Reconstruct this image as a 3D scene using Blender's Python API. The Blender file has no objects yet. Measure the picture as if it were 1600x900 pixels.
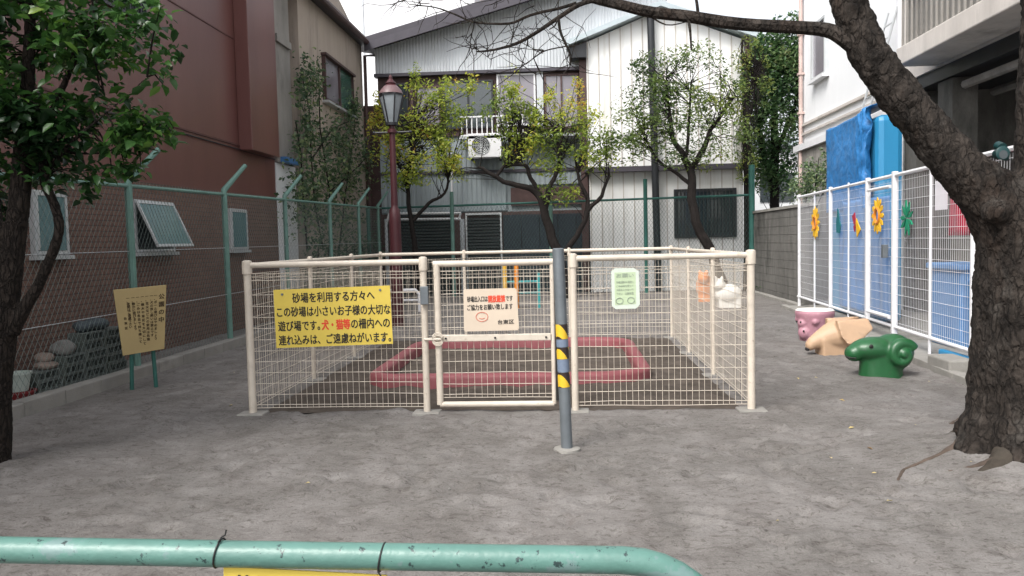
import bpy, bmesh, math, random
import numpy as np
from mathutils import Vector, Matrix, noise
random.seed(7); rng = np.random.default_rng(7)
S = bpy.context.scene; C = S.collection
PI = math.pi
# ------------------------------------------------------------------ camera, sky, sun, exposure
FPX = 1232.0; EYE = Vector((0, 0, 1.5))
YAW, PITCH, ROLL = math.radians(3.95), math.radians(3.39), math.radians(-1.3)
R3 = Matrix.Rotation(YAW, 3, 'Z') @ Matrix.Rotation(PI/2-PITCH, 3, 'X') @ Matrix.Rotation(ROLL, 3, 'Z')
cam = bpy.data.cameras.new('camera'); camo = bpy.data.objects.new('camera', cam); C.objects.link(camo)
camo.matrix_world = Matrix.Translation(EYE) @ R3.to_4x4()
cam.sensor_width = 36; cam.lens = FPX/1600*36; cam.clip_start = .05; cam.clip_end = 1500
S.camera = camo
SUN_EL, SUN_AZ = math.radians(50), math.radians(216)     # azimuth measured from +Y clockwise
w = bpy.data.worlds.new('World'); S.world = w; w.use_nodes = True
nt = w.node_tree; bg = nt.nodes['Background']
sky = nt.nodes.new('ShaderNodeTexSky'); sky.sky_type = 'NISHITA'; sky.sun_disc = False
sky.sun_elevation = SUN_EL; sky.sun_rotation = SUN_AZ; sky.air_density = 1.0; sky.dust_density = 4.0
hsv = nt.nodes.new('ShaderNodeHueSaturation'); hsv.inputs['Saturation'].default_value = .22
nt.links.new(sky.outputs[0], hsv.inputs['Color']); nt.links.new(hsv.outputs[0], bg.inputs[0])
bg.inputs[1].default_value = .15
sl = bpy.data.lights.new('sun', 'SUN'); sl.energy = 1.1; sl.angle = math.radians(22); sl.color = (1, .96, .9)
so = bpy.data.objects.new('sun', sl); C.objects.link(so)
sdir = Vector((math.sin(SUN_AZ)*math.cos(SUN_EL), math.cos(SUN_AZ)*math.cos(SUN_EL), math.sin(SUN_EL)))
so.rotation_euler = sdir.to_track_quat('Z', 'Y').to_euler(); so.location = (0, 0, 30)
S.view_settings.view_transform = 'Standard'; S.view_settings.look = 'None'
S.view_settings.exposure = 1.12; S.view_settings.gamma = 1
# ------------------------------------------------------------------ pixel of the 1600x900 photo -> point on a real plane
def ray(px, py): return R3 @ Vector(((px-800)/FPX, -(py-450)/FPX, -1))
def G(px, py, z=0): d = ray(px, py); return EYE + d*((z-EYE.z)/d.z)
def PY(px, py, Y): d = ray(px, py); return EYE + d*(Y/d.y)
def PX(px, py, X): d = ray(px, py); return EYE + d*(X/d.x)
def PL(px, py, A, B):                     # upright plane through the ground line A-B
    n = Vector((-(B[1]-A[1]), B[0]-A[0], 0)); d = ray(px, py)
    return EYE + d*(n.dot(Vector((A[0], A[1], 0))-EYE)/n.dot(d))
# ------------------------------------------------------------------ materials
MATS = {}
def M(name, col, rough=.65, var=.18, scale=3.0, bump=0., bscale=40., metal=0., stain=None, samt=.45, sscale=1.5, stretch=(1, 1, 1), spec=.4, coat=0., stain2=None, s2amt=.5, s2scale=2., bdist=.02, swid=.18):
    m = bpy.data.materials.new(name); m.use_nodes = True; t = m.node_tree; N, L = t.nodes, t.links
    p = N['Principled BSDF']; p.inputs['Roughness'].default_value = rough; p.inputs['Metallic'].default_value = metal
    p.inputs['Specular IOR Level'].default_value = spec; p.inputs['Coat Weight'].default_value = coat
    tc = N.new('ShaderNodeTexCoord'); mp = N.new('ShaderNodeMapping'); mp.inputs['Scale'].default_value = stretch
    L.new(tc.outputs['Object'], mp.inputs[0])
    n = N.new('ShaderNodeTexNoise'); n.inputs['Scale'].default_value = scale; n.inputs['Detail'].default_value = 8; n.inputs['Roughness'].default_value = .65
    L.new(mp.outputs[0], n.inputs['Vector'])
    cr = N.new('ShaderNodeValToRGB'); cr.color_ramp.elements[0].position = .3; cr.color_ramp.elements[1].position = .7
    cr.color_ramp.elements[0].color = [max(0, c*(1-var)) for c in col]+[1]; cr.color_ramp.elements[1].color = [min(1, c*(1+var)) for c in col]+[1]
    L.new(n.outputs['Fac'], cr.inputs[0]); out = cr.outputs[0]
    for (stain, samt, sscale) in ((stain2, s2amt, s2scale), (stain, samt, sscale)):
        if not stain: continue
        n2 = N.new('ShaderNodeTexNoise'); n2.inputs['Scale'].default_value = sscale; n2.inputs['Detail'].default_value = 10; n2.inputs['Roughness'].default_value = .7
        L.new(mp.outputs[0], n2.inputs['Vector'])
        r2 = N.new('ShaderNodeValToRGB'); r2.color_ramp.elements[0].position = samt; r2.color_ramp.elements[1].position = min(1, samt+swid)
        r2.color_ramp.elements[0].color = (0, 0, 0, 1); r2.color_ramp.elements[1].color = (1, 1, 1, 1)
        L.new(n2.outputs['Fac'], r2.inputs[0])
        mx = N.new('ShaderNodeMix'); mx.data_type = 'RGBA'; mx.inputs['B'].default_value = list(stain)+[1]
        L.new(r2.outputs[0], mx.inputs['Factor']); L.new(out, mx.inputs['A']); out = mx.outputs['Result']
    L.new(out, p.inputs['Base Color'])
    if bump:
        b = N.new('ShaderNodeTexNoise'); b.inputs['Scale'].default_value = bscale; b.inputs['Detail'].default_value = 6
        L.new(mp.outputs[0], b.inputs['Vector'])
        bp = N.new('ShaderNodeBump'); bp.inputs['Strength'].default_value = bump; bp.inputs['Distance'].default_value = bdist
        L.new(b.outputs['Fac'], bp.inputs['Height']); L.new(bp.outputs[0], p.inputs['Normal'])
    MATS[name] = m; return m
def brick_mat():
    m = M('dark_brick', (.14, .08, .062), .8, .25, 2.0)
    t = m.node_tree; N, L = t.nodes, t.links; p = N['Principled BSDF']
    tc = N.new('ShaderNodeTexCoord'); sx = N.new('ShaderNodeSeparateXYZ'); cx = N.new('ShaderNodeCombineXYZ')
    L.new(tc.outputs['Object'], sx.inputs[0]); L.new(sx.outputs['Y'], cx.inputs['X']); L.new(sx.outputs['Z'], cx.inputs['Y'])
    b = N.new('ShaderNodeTexBrick'); b.inputs['Scale'].default_value = 1; b.inputs['Brick Width'].default_value = .23; b.inputs['Row Height'].default_value = .07
    b.inputs['Mortar Size'].default_value = .006; b.inputs['Color1'].default_value = (.17, .098, .074, 1); b.inputs['Color2'].default_value = (.125, .07, .054, 1); b.inputs['Mortar'].default_value = (.05, .042, .04, 1)
    L.new(cx.outputs[0], b.inputs['Vector'])
    old = p.inputs['Base Color'].links[0].from_socket
    mx = N.new('ShaderNodeMix'); mx.data_type = 'RGBA'; mx.inputs['Factor'].default_value = .35
    L.new(b.outputs['Color'], mx.inputs['A']); L.new(old, mx.inputs['B']); L.new(mx.outputs['Result'], p.inputs['Base Color'])
    bp = N.new('ShaderNodeBump'); bp.inputs['Strength'].default_value = .5; bp.inputs['Distance'].default_value = .008; bp.invert = True
    L.new(b.outputs['Fac'], bp.inputs['Height']); L.new(bp.outputs[0], p.inputs['Normal'])
    return m
def leaf_mat(name, cols, trans=.35, rough=.45):
    m = bpy.data.materials.new(name); m.use_nodes = True; t = m.node_tree; N, L = t.nodes, t.links
    p = N['Principled BSDF']; p.inputs['Roughness'].default_value = rough
    a = N.new('ShaderNodeAttribute'); a.attribute_name = 'rnd'
    cr = N.new('ShaderNodeValToRGB'); e = cr.color_ramp.elements
    while len(e) < len(cols): e.new(.5)
    for i, c in enumerate(cols): e[i].position = i/(len(cols)-1); e[i].color = list(c)+[1]
    L.new(a.outputs['Fac'], cr.inputs[0]); L.new(cr.outputs[0], p.inputs['Base Color'])
    tr = N.new('ShaderNodeBsdfTranslucent'); L.new(cr.outputs[0], tr.inputs[0])
    mx = N.new('ShaderNodeMixShader'); mx.inputs[0].default_value = trans
    L.new(p.outputs[0], mx.inputs[1]); L.new(tr.outputs[0], mx.inputs[2]); L.new(mx.outputs[0], N['Material Output'].inputs[0])
    MATS[name] = m; return m
def glass_mat(name, col, rough=.08):
    return M(name, col, rough, .15, 1.5, spec=.8)
def stripe_mat():
    m = M('hazard_tape', (.62, .42, .04), .5, .1)
    t = m.node_tree; N, L = t.nodes, t.links; p = N['Principled BSDF']
    tc = N.new('ShaderNodeTexCoord'); wv = N.new('ShaderNodeTexWave'); wv.bands_direction = 'DIAGONAL'; wv.inputs['Scale'].default_value = 3.6; wv.inputs['Distortion'].default_value = 0.6
    L.new(tc.outputs['Object'], wv.inputs['Vector'])
    cr = N.new('ShaderNodeValToRGB'); cr.color_ramp.interpolation = 'CONSTANT'; cr.color_ramp.elements[0].color = (.03, .02, .018, 1); cr.color_ramp.elements[1].position = .5; cr.color_ramp.elements[1].color = (.68, .44, .03, 1)
    L.new(wv.outputs['Fac'], cr.inputs[0]); L.new(cr.outputs[0], p.inputs['Base Color']); return m
def ground_mat():
    m = bpy.data.materials.new('sandy_soil'); m.use_nodes = True; t = m.node_tree; N, L = t.nodes, t.links
    p = N['Principled BSDF']; p.inputs['Roughness'].default_value = .92; p.inputs['Specular IOR Level'].default_value = .15
    tc = N.new('ShaderNodeTexCoord')
    def nz(scale, det=8, rough=.6, st=(1, 1, 1), dist=0, rot=0):
        mp = N.new('ShaderNodeMapping'); mp.inputs['Scale'].default_value = st; mp.inputs['Rotation'].default_value = (0, 0, rot); L.new(tc.outputs['Object'], mp.inputs[0])
        n = N.new('ShaderNodeTexNoise'); n.inputs['Scale'].default_value = scale; n.inputs['Detail'].default_value = det; n.inputs['Roughness'].default_value = rough; n.inputs['Distortion'].default_value = dist
        L.new(mp.outputs[0], n.inputs['Vector']); return n.outputs['Fac']
    def ramp(f, p0, p1, c0, c1):
        r = N.new('ShaderNodeValToRGB'); r.color_ramp.elements[0].position = p0; r.color_ramp.elements[1].position = p1; r.color_ramp.elements[0].color = list(c0)+[1]; r.color_ramp.elements[1].color = list(c1)+[1]
        L.new(f, r.inputs[0]); return r.outputs[0]
    def mul(a, b, f=1):
        x = N.new('ShaderNodeMix'); x.data_type = 'RGBA'; x.blend_type = 'MULTIPLY'; x.inputs['Factor'].default_value = f; L.new(a, x.inputs['A']); L.new(b, x.inputs['B']); return x.outputs['Result']
    base = ramp(nz(.55, 6), .3, .7, (.172, .163, .155), (.198, .190, .182))
    base = mul(base, ramp(nz(3.5, 8, .7), .32, .62, (.8, .78, .77), (1.08, 1.08, 1.08)))
    base = mul(base, ramp(nz(6, 7, .7, (1, 1.4, 1), 1.2, .5), .36, .45, (.66, .63, .61), (1, 1, 1)), .5)
    base = mul(base, ramp(nz(1.6, 4, .6, (1, .5, 1), .6, -.5), .42, .6, (.86, .85, .84), (1.06, 1.05, 1.05)))
    base = mul(base, ramp(nz(24, 5, .7, (1, 1.3, 1), .8, .3), .37, .46, (.60, .58, .56), (1.06, 1.06, 1.06)), .8)  # dark speckle: soil marks plus dent shading put into the colour
    base = mul(base, ramp(nz(5, 5, .62, (1, 3.2, 1), 1.6, .7), .35, .41, (.58, .56, .54), (1, 1, 1)), .5)  # scuff streaks, here and next line: damp marks with dent shading painted in
    base = mul(base, ramp(nz(5.5, 5, .62, (1, 3.4, 1), 1.4, -.35), .35, .41, (.6, .58, .56), (1, 1, 1)), .5)
    base = mul(base, ramp(nz(90, 3, .8), .3, .7, (.8, .8, .8), (1.15, 1.15, 1.15)))
    L.new(base, p.inputs['Base Color'])
    b1 = N.new('ShaderNodeBump'); b1.inputs['Strength'].default_value = .4; b1.inputs['Distance'].default_value = .025; L.new(nz(12, 8, .7, (1, 1.2, 1), .6), b1.inputs['Height'])
    b2 = N.new('ShaderNodeBump'); b2.inputs['Strength'].default_value = .8; b2.inputs['Distance'].default_value = .006; L.new(nz(110, 4, .7), b2.inputs['Height']); L.new(b1.outputs[0], b2.inputs['Normal'])
    L.new(b2.outputs[0], p.inputs['Normal']); MATS['sandy_soil'] = m; return m
# ------------------------------------------------------------------ mesh builder
ORG = {}
class MB:
    def __init__(s): s.v = []; s.f = []; s.sm = []
    def add(s, vs, fs, smooth=False):
        o = len(s.v); s.v += [tuple(p) for p in vs]; s.f += [tuple(i+o for i in f) for f in fs]; s.sm += [smooth]*len(fs); return s
    def box(s, x0, x1, y0, y1, z0, z1):
        return s.add([(x0, y0, z0), (x1, y0, z0), (x1, y1, z0), (x0, y1, z0), (x0, y0, z1), (x1, y0, z1), (x1, y1, z1), (x0, y1, z1)],
                     [(3, 2, 1, 0), (4, 5, 6, 7), (0, 1, 5, 4), (1, 2, 6, 5), (2, 3, 7, 6), (3, 0, 4, 7)])
    def obox(s, c, ax, ay, az):           # centre and three half-axis vectors
        c = Vector(c); ax = Vector(ax); ay = Vector(ay); az = Vector(az)
        vs = [c+ax*i+ay*j+az*k for k in (-1, 1) for i, j in ((-1, -1), (1, -1), (1, 1), (-1, 1))]
        return s.add(vs, [(3, 2, 1, 0), (4, 5, 6, 7), (0, 1, 5, 4), (1, 2, 6, 5), (2, 3, 7, 6), (3, 0, 4, 7)])
    def prism(s, poly, d):                # polygon (3-D points) extruded along d
        n = len(poly); d = Vector(d); a = [Vector(p) for p in poly]; b = [p+d for p in a]
        return s.add(a+b, [tuple(range(n))[::-1], tuple(range(n, 2*n))]+[(i, (i+1) % n, n+(i+1) % n, n+i) for i in range(n)])
    def tube(s, pts, r, n=8, smooth=True, cap=True):
        P = [Vector(p) for p in pts]; k = len(P); rr = r if isinstance(r, (list, tuple)) else [r]*k
        up = None; vs = []
        for i in range(k):
            t = (P[min(i+1, k-1)]-P[max(i-1, 0)]).normalized()
            if up is None:
                up = Vector((0, 0, 1)) if abs(t.z) < .9 else Vector((1, 0, 0))
            u = (up-t*up.dot(t)).normalized(); up = u; q = t.cross(u)
            for j in range(n):
                a = 2*PI*j/n; vs.append(P[i]+(u*math.cos(a)+q*math.sin(a))*rr[i])
        fs = [(i*n+j, i*n+(j+1) % n, (i+1)*n+(j+1) % n, (i+1)*n+j) for i in range(k-1) for j in range(n)]
        s.add(vs, fs, smooth)
        if cap:
            o = len(s.v)-k*n; s.f += [tuple(o+j for j in range(n))[::-1], tuple(o+(k-1)*n+j for j in range(n))]; s.sm += [False, False]
        return s
    def wire(s, p, q, r, n=4): return s.tube([p, q], r, n, False, False)
    def lathe(s, prof, c, n=16, smooth=True, cap=True):
        c = Vector(c); k = len(prof); vs = [c+Vector((r*math.cos(2*PI*j/n), r*math.sin(2*PI*j/n), z)) for r, z in prof for j in range(n)]
        s.add(vs, [(i*n+j, i*n+(j+1) % n, (i+1)*n+(j+1) % n, (i+1)*n+j) for i in range(k-1) for j in range(n)], smooth)
        if cap:
            o = len(s.v)-k*n; s.f += [tuple(o+j for j in range(n))[::-1], tuple(o+(k-1)*n+j for j in range(n))]; s.sm += [False, False]
        return s
    def mesh(s, name, org=Vector((0, 0, 0)), fix=True):
        me = bpy.data.meshes.new(name); me.from_pydata([(p[0]-org.x, p[1]-org.y, p[2]-org.z) for p in s.v], [], s.f)
        me.polygons.foreach_set('use_smooth', s.sm)
        if fix and len(s.f) < 60000:
            b = bmesh.new(); b.from_mesh(me); bmesh.ops.recalc_face_normals(b, faces=b.faces); b.to_mesh(me); b.free()
            if any(s.sm): me.set_sharp_from_angle(angle=math.radians(42))
        return me
    def build(s, name, mat, parent=None, loc=None, bevel=0, fix=True):
        org = ORG[parent.name] if parent else Vector(loc or (0, 0, 0))
        me = s.mesh(name, org, fix); me.materials.append(MATS[mat])
        o = bpy.data.objects.new(name, me); C.objects.link(o); ORG[o.name] = org
        if parent: o.parent = parent
        else: o.location = org
        if bevel:
            b = o.modifiers.new('bevel', 'BEVEL'); b.width = bevel; b.segments = 2; b.limit_method = 'ANGLE'
        return o
def tag(o, label=None, cat=None, group=None, kind=None):
    if label: o['label'] = label
    if cat: o['category'] = cat
    if group: o['group'] = group
    if kind: o['kind'] = kind
    return o
def thing(name, label, cat, loc=(0, 0, 0), group=None):
    o = bpy.data.objects.new(name, None); o.empty_display_size = .2; C.objects.link(o); o.location = loc; ORG[o.name] = Vector(loc)
    return tag(o, label, cat, group)
def organic(mb, voxel=.03, smooth=4, disp=0., dscale=.2, mid=.5):     # fuse overlapping shapes into one skin
    me = mb.mesh('tmp'); o = bpy.data.objects.new('tmp', me); C.objects.link(o)
    r = o.modifiers.new('r', 'REMESH'); r.mode = 'VOXEL'; r.voxel_size = voxel
    if smooth: q = o.modifiers.new('s', 'SMOOTH'); q.iterations = smooth; q.factor = .5
    if disp:
        tx = bpy.data.textures.new('bark_lumps', 'CLOUDS'); tx.noise_scale = dscale; tx.noise_depth = 3
        d = o.modifiers.new('d', 'DISPLACE'); d.texture = tx; d.strength = disp; d.mid_level = mid; d.texture_coords = 'LOCAL'
    dg = bpy.context.evaluated_depsgraph_get(); ev = o.evaluated_get(dg); m2 = ev.to_mesh()
    out = MB(); out.add([tuple(v.co) for v in m2.vertices], [tuple(p.vertices) for p in m2.polygons], True)
    ev.to_mesh_clear(); bpy.data.objects.remove(o); return out
def text_into(mb, body, org, xd, yd, width=None, height=None, bold=.0, em=None):   # org = lower left; xd, yd unit vectors
    c = bpy.data.curves.new('t', 'FONT'); c.body = body; c.size = 1; c.resolution_u = 3
    o = bpy.data.objects.new('t', c); C.objects.link(o); dg = bpy.context.evaluated_depsgraph_get(); ev = o.evaluated_get(dg); m = ev.to_mesh()
    co = np.array([v.co[:] for v in m.vertices])
    if len(co):
        mn, mxx = co.min(0), co.max(0); w_, h_ = mxx[0]-mn[0], mxx[1]-mn[1]
        sx = width/w_ if width else None; sy = height/h_ if height else None
        sx = sx or sy; sy = sy or sx
        if em: sx = sy = em; org = Vector(org)+Vector(xd)*(mn[0]*em)+Vector(yd)*(mn[1]*em)
        org = Vector(org); xd = Vector(xd); yd = Vector(yd)
        nn = xd.cross(yd); fs = [tuple(f.vertices) for f in m.polygons]
        for k, (ox, oy) in enumerate(((0, 0), (bold, 0), (0, bold), (bold, bold)) if bold else ((0, 0),)):
            mb.add([org+xd*((p[0]-mn[0])*sx+ox*sy)+yd*((p[1]-mn[1])*sy+oy*sy)+nn*(.0003*k) for p in co], fs)
    ev.to_mesh_clear(); bpy.data.objects.remove(o); bpy.data.curves.remove(c)
def leaves(name, P, size, mat, parent, up=.6, rich=False, aspect=.5, droop=.3, rnd=None):
    P = np.asarray(P); n = len(P); size = np.broadcast_to(size, (n,))*rng.uniform(.45, 1.3, n)
    nr = rng.normal(size=(n, 3)); nr /= np.linalg.norm(nr, axis=1)[:, None]; nr[:, 2] = np.abs(nr[:, 2])+up; nr /= np.linalg.norm(nr, axis=1)[:, None]
    d = rng.normal(size=(n, 3)); d[:, 2] -= droop; d -= nr*(d*nr).sum(1)[:, None]; d /= np.linalg.norm(d, axis=1)[:, None]
    s = np.cross(nr, d); L = size[:, None]; W = L*aspect*.5
    if rich:
        prof = [(0, 0, 0), (.33, 0, 0), (.7, 0, -.02), (1, 0, -.12), (.3, 1, .1), (.68, .8, .07), (.68, -.8, .07), (.3, -1, .1)]
        F = [(0, 1, 4), (1, 2, 5, 4), (2, 3, 5), (0, 7, 1), (1, 7, 6, 2), (2, 6, 3)]
    else:
        prof = [(0, 0, 0), (.45, 1, .12), (1, 0, 0), (.45, -1, .12)]; F = [(0, 2, 1), (0, 3, 2)]
    V = np.stack([P+d*(a*L)+s*(b*W)+nr*(c*L) for a, b, c in prof], 1).reshape(-1, 3); k = len(prof)
    fs = [tuple(i*k+j for j in f) for i in range(n) for f in F]
    org = np.array(ORG[parent.name]) if parent else np.zeros(3)
    me = bpy.data.meshes.new(name); me.from_pydata(V-org, [], fs); me.materials.append(MATS[mat])
    a = me.attributes.new('rnd', 'FLOAT', 'POINT'); rv = np.clip(rnd if rnd is not None else rng.uniform(0, 1, n), 0, 1)
    a.data.foreach_set('value', np.repeat(rv, k).astype(np.float32))
    if rich: me.polygons.foreach_set('use_smooth', [True]*len(fs))
    o = bpy.data.objects.new(name, me); C.objects.link(o)
    if parent: o.parent = parent
    ORG[o.name] = Vector(org); return o
def blob_points(blobs, n, freq=2.2, thr=-.12):     # blobs: (centre, radii); points clumped by a noise field
    vol = np.array([b[1][0]*b[1][1]*b[1][2] for b in blobs]); vol = vol**.75; vol /= vol.sum(); out = []
    while len(out) < n:
        b = blobs[rng.choice(len(blobs), p=vol)]
        u = rng.normal(size=3); u /= np.linalg.norm(u); r = rng.uniform(0, 1)**.5
        p = Vector([b[0][i]+u[i]*r*b[1][i] for i in range(3)])
        if noise.noise(p*freq)+.35*noise.noise(p*freq*2.7) > thr: out.append(p)
    return out
# ------------------------------------------------------------------ palette
ground_mat(); brick_mat(); stripe_mat()
M('dark_soil', (.082, .068, .057), .95, .35, 5, bump=.9, bscale=14, spec=.15)
M('red_wall', (.145, .062, .054), .38, .12, .9, bump=.05, bscale=60, stain=(.125, .05, .044), samt=.5, sscale=1.1, stretch=(1, 1, .16), stain2=(.165, .085, .078), s2amt=.58, s2scale=.6)
M('red_dark', (.09, .04, .037), .7, .15)
M('stucco', (.41, .345, .29), .9, .14, 1.3, bump=.25, bscale=70, stain=(.2, .17, .15), samt=.5, sscale=1.3, stretch=(1, 1, .14))
M('concrete', (.27, .255, .235), .9, .2, 2, bump=.2, bscale=50, stain=(.15, .14, .13), samt=.52, sscale=1.1, stretch=(1, 1, .4))
M('pale_concrete', (.25, .24, .22), .9, .18, 2.5, bump=.25, bscale=60, stain=(.14, .13, .12), samt=.56)
M('facade_concrete', (.5, .465, .43), .9, .15, 2.5, bump=.35, bscale=30, stain=(.24, .22, .2), samt=.56, sscale=1.0, stretch=(1, 1, .3))
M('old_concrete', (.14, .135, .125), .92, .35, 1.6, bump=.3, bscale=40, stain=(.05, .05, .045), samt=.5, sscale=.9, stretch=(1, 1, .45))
M('grey_siding', (.5, .525, .55), .55, .12, 1.2, stain=(.3, .3, .29), samt=.56, sscale=.7, stretch=(1, 1, .25))
M('blue_siding', (.27, .31, .33), .55, .15, 1.2, stain=(.18, .2, .2), samt=.56, stretch=(1, 1, .3))
M('white_siding', (.76, .765, .76), .6, .07, 1.0, stain=(.55, .53, .48), samt=.55, sscale=1.6, stretch=(1, 1, .09), stain2=(.7, .69, .66), s2amt=.5, s2scale=.5)
M('roof_dark', (.055, .05, .062), .6, .2, 2, bump=.1)
M('lamp_dome', (.16, .10, .105), .4, .1); M('verge', (.06, .055, .068), .6, .15); M('roof_pale', (.40, .46, .49), .5, .1)
M('white_wall', (.74, .75, .765), .7, .05, .8, stain=(.55, .57, .58), samt=.66, stretch=(1, 1, .2))
M('orange_wall', (.6, .2, .07), .7, .15)
M('black_metal', (.02, .022, .026), .45, .2)
M('dark_shutter', (.03, .032, .034), .5, .2, 4)
M('navy_door', (.018, .026, .035), .45, .2)
M('dark_wood', (.07, .04, .038), .6, .3)
M('alu', (.55, .57, .58), .4, .08, metal=.4)
M('white_metal', (.70, .70, .72), .45, .06, 5, stain=(.42, .36, .32), samt=.68, sscale=9)
M('cage_paint', (.60, .535, .45), .45, .06, 6, stain=(.27, .19, .13), samt=.6, sscale=13, bump=.08, bscale=80, stain2=(.5, .44, .37), s2amt=.5, s2scale=5)
M('fence_green', (.125, .235, .2), .5, .18, 5, stain=(.2, .27, .24), samt=.6, sscale=7)
M('fence_green_dark', (.03, .12, .1), .5, .2, 5)
M('wire_green', (.17, .215, .2), .5, .2)
M('wire_dark', (.05, .1, .09), .5, .2)
M('mint_pipe', (.088, .19, .162), .38, .16, 5, stain=(.02, .04, .04), samt=.6, sscale=30, swid=.02, bump=.12, bscale=45, spec=.5, stain2=(.13, .21, .20), s2amt=.585, s2scale=5)
M('galv', (.16, .18, .195), .5, .15, 6, metal=.35)
M('galv_blue', (.15, .19, .26), .6, .15, 6)
M('black_rubber', (.012, .012, .013), .6, .1)
M('maroon', (.06, .016, .02), .45, .15, 6)
M('lantern_glass', (.26, .29, .31), .08, .25, 3)
M('yellow_sign', (.70, .53, .09), .5, .05, 3)
M('cream_sign', (.60, .505, .40), .6, .05, 4, stain=(.55, .45, .36), samt=.66, sscale=6)
M('pale_green_sign', (.46, .56, .37), .6, .06, 5); M('sign_rim', (.58, .64, .56), .6, .05)
M('board_tan', (.42, .32, .15), .65, .08, 3, stain=(.36, .26, .11), samt=.62, sscale=5)
M('ink', (.02, .018, .018), .7, .1); M('ink_red', (.72, .07, .03), .6, .1); M('ink_brown', (.07, .045, .02), .7, .1); M('ink_faint', (.3, .36, .28), .7, .1); M('ink_pale_red', (.65, .22, .16), .7, .1)
M('pink_rubber', (.215, .062, .07), .6, .12, 4, stain=(.22, .12, .11), samt=.6, sscale=8, bump=.1, bscale=60)
M('ram_green', (.014, .09, .03), .35, .18, 4, stain=(.05, .075, .055), samt=.57, sscale=9, spec=.5)
M('animal_cream', (.46, .31, .20), .5, .1, 4, stain=(.33, .23, .16), samt=.56, sscale=8)
M('animal_pink', (.40, .205, .25), .5, .14, 5, stain=(.45, .32, .32), samt=.6, sscale=10)
M('animal_white', (.75, .73, .68), .5, .06, 4, stain=(.5, .47, .42), samt=.66)
M('animal_orange', (.72, .24, .07), .5, .12, 4)
M('bark_cherry', (.027, .022, .0185), .92, .7, 9, bump=1., bscale=17, bdist=.06, stain2=(.028, .018, .013), s2amt=.52, s2scale=2.2, stain=(.06, .054, .048), samt=.56, sscale=6, stretch=(1, 1, .55), spec=.2)
M('bark_brown', (.022, .017, .014), .9, .4, 8, bump=.9, bscale=30, bdist=.04, stretch=(1, 1, .4), spec=.2, stain=(.045, .035, .022), samt=.6)
M('bark_dark', (.016, .013, .012), .9, .4, 8, bump=.7, bscale=30, spec=.2)
M('root_pale', (.075, .055, .043), .9, .3, 6, bump=.6, bscale=30, stain=(.035, .028, .025), samt=.55)
M('blue_tarp', (.028, .165, .41), .42, .2, 3, bump=.8, bscale=5, bdist=.06); M('tank_blue', (.03, .22, .42), .35, .06, 2)
M('sheet_blue', (.07, .20, .44), .5, .12, 2, bump=.3, bscale=5); M('bin_blue', (.10, .24, .48), .45, .08, 3)
M('red_cloth', (.42, .02, .055), .7, .15, 3); M('paper', (.7, .68, .72), .7, .05)
M('play_yellow', (.72, .42, .04), .45, .1, 5); M('play_teal', (.05, .32, .33), .45, .1); M('play_orange', (.72, .25, .03), .45, .1)
M('felt_yellow', (.75, .43, .02), .7, .15, 20); M('felt_teal', (.01, .14, .16), .7, .1); M('felt_green', (.01, .21, .11), .6, .15); M('felt_red', (.35, .02, .05), .7, .1); M('felt_navy', (.02, .02, .07), .7, .1)
M('block_grey', (.10, .112, .105), .95, .25, 7, bump=.4, bscale=60, stain=(.07, .085, .07), samt=.54)
M('stone', (.17, .165, .155), .9, .3, 6, bump=.4, bscale=25); M('stone_warm', (.2, .155, .13), .9, .3, 6, bump=.4, bscale=25); M('stone_dark', (.06, .075, .085), .85, .3, 6, bump=.4, bscale=25)
M('pot_white', (.4, .45, .41), .6, .1); M('pot_red', (.17, .018, .02), .6, .2)
M('teal_lamp', (.006, .035, .036), .4, .15)
glass_mat('pane_dark', (.035, .045, .05)); glass_mat('pane_teal', (.10, .19, .20), .25); glass_mat('pane_grey', (.20, .185, .21), .2); glass_mat('pane_green', (.05, .12, .09), .15)
leaf_mat('leaf_glossy', [(.012, .036, .013), (.028, .08, .02), (.06, .15, .03), (.13, .25, .04), (.26, .37, .06)], .4, .36)
leaf_mat('leaf_yellow', [(.09, .15, .035), (.2, .28, .055), (.32, .41, .065), (.44, .5, .075), (.58, .52, .08), (.52, .3, .06)], .5)
leaf_mat('leaf_light', [(.045, .09, .025), (.1, .16, .045), (.17, .24, .06), (.25, .3, .07), (.34, .33, .07)], .4)
leaf_mat('leaf_mid', [(.015, .055, .02), (.04, .1, .035), (.08, .16, .05), (.14, .22, .08), (.2, .22, .08)], .35)
leaf_mat('leaf_vine', [(.025, .06, .028), (.06, .11, .05), (.12, .19, .1), (.24, .3, .12)], .35)
leaf_mat('leaf_litter', [(.12, .06, .03), (.25, .15, .05), (.4, .32, .12), (.5, .4, .2)], .1)

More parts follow.
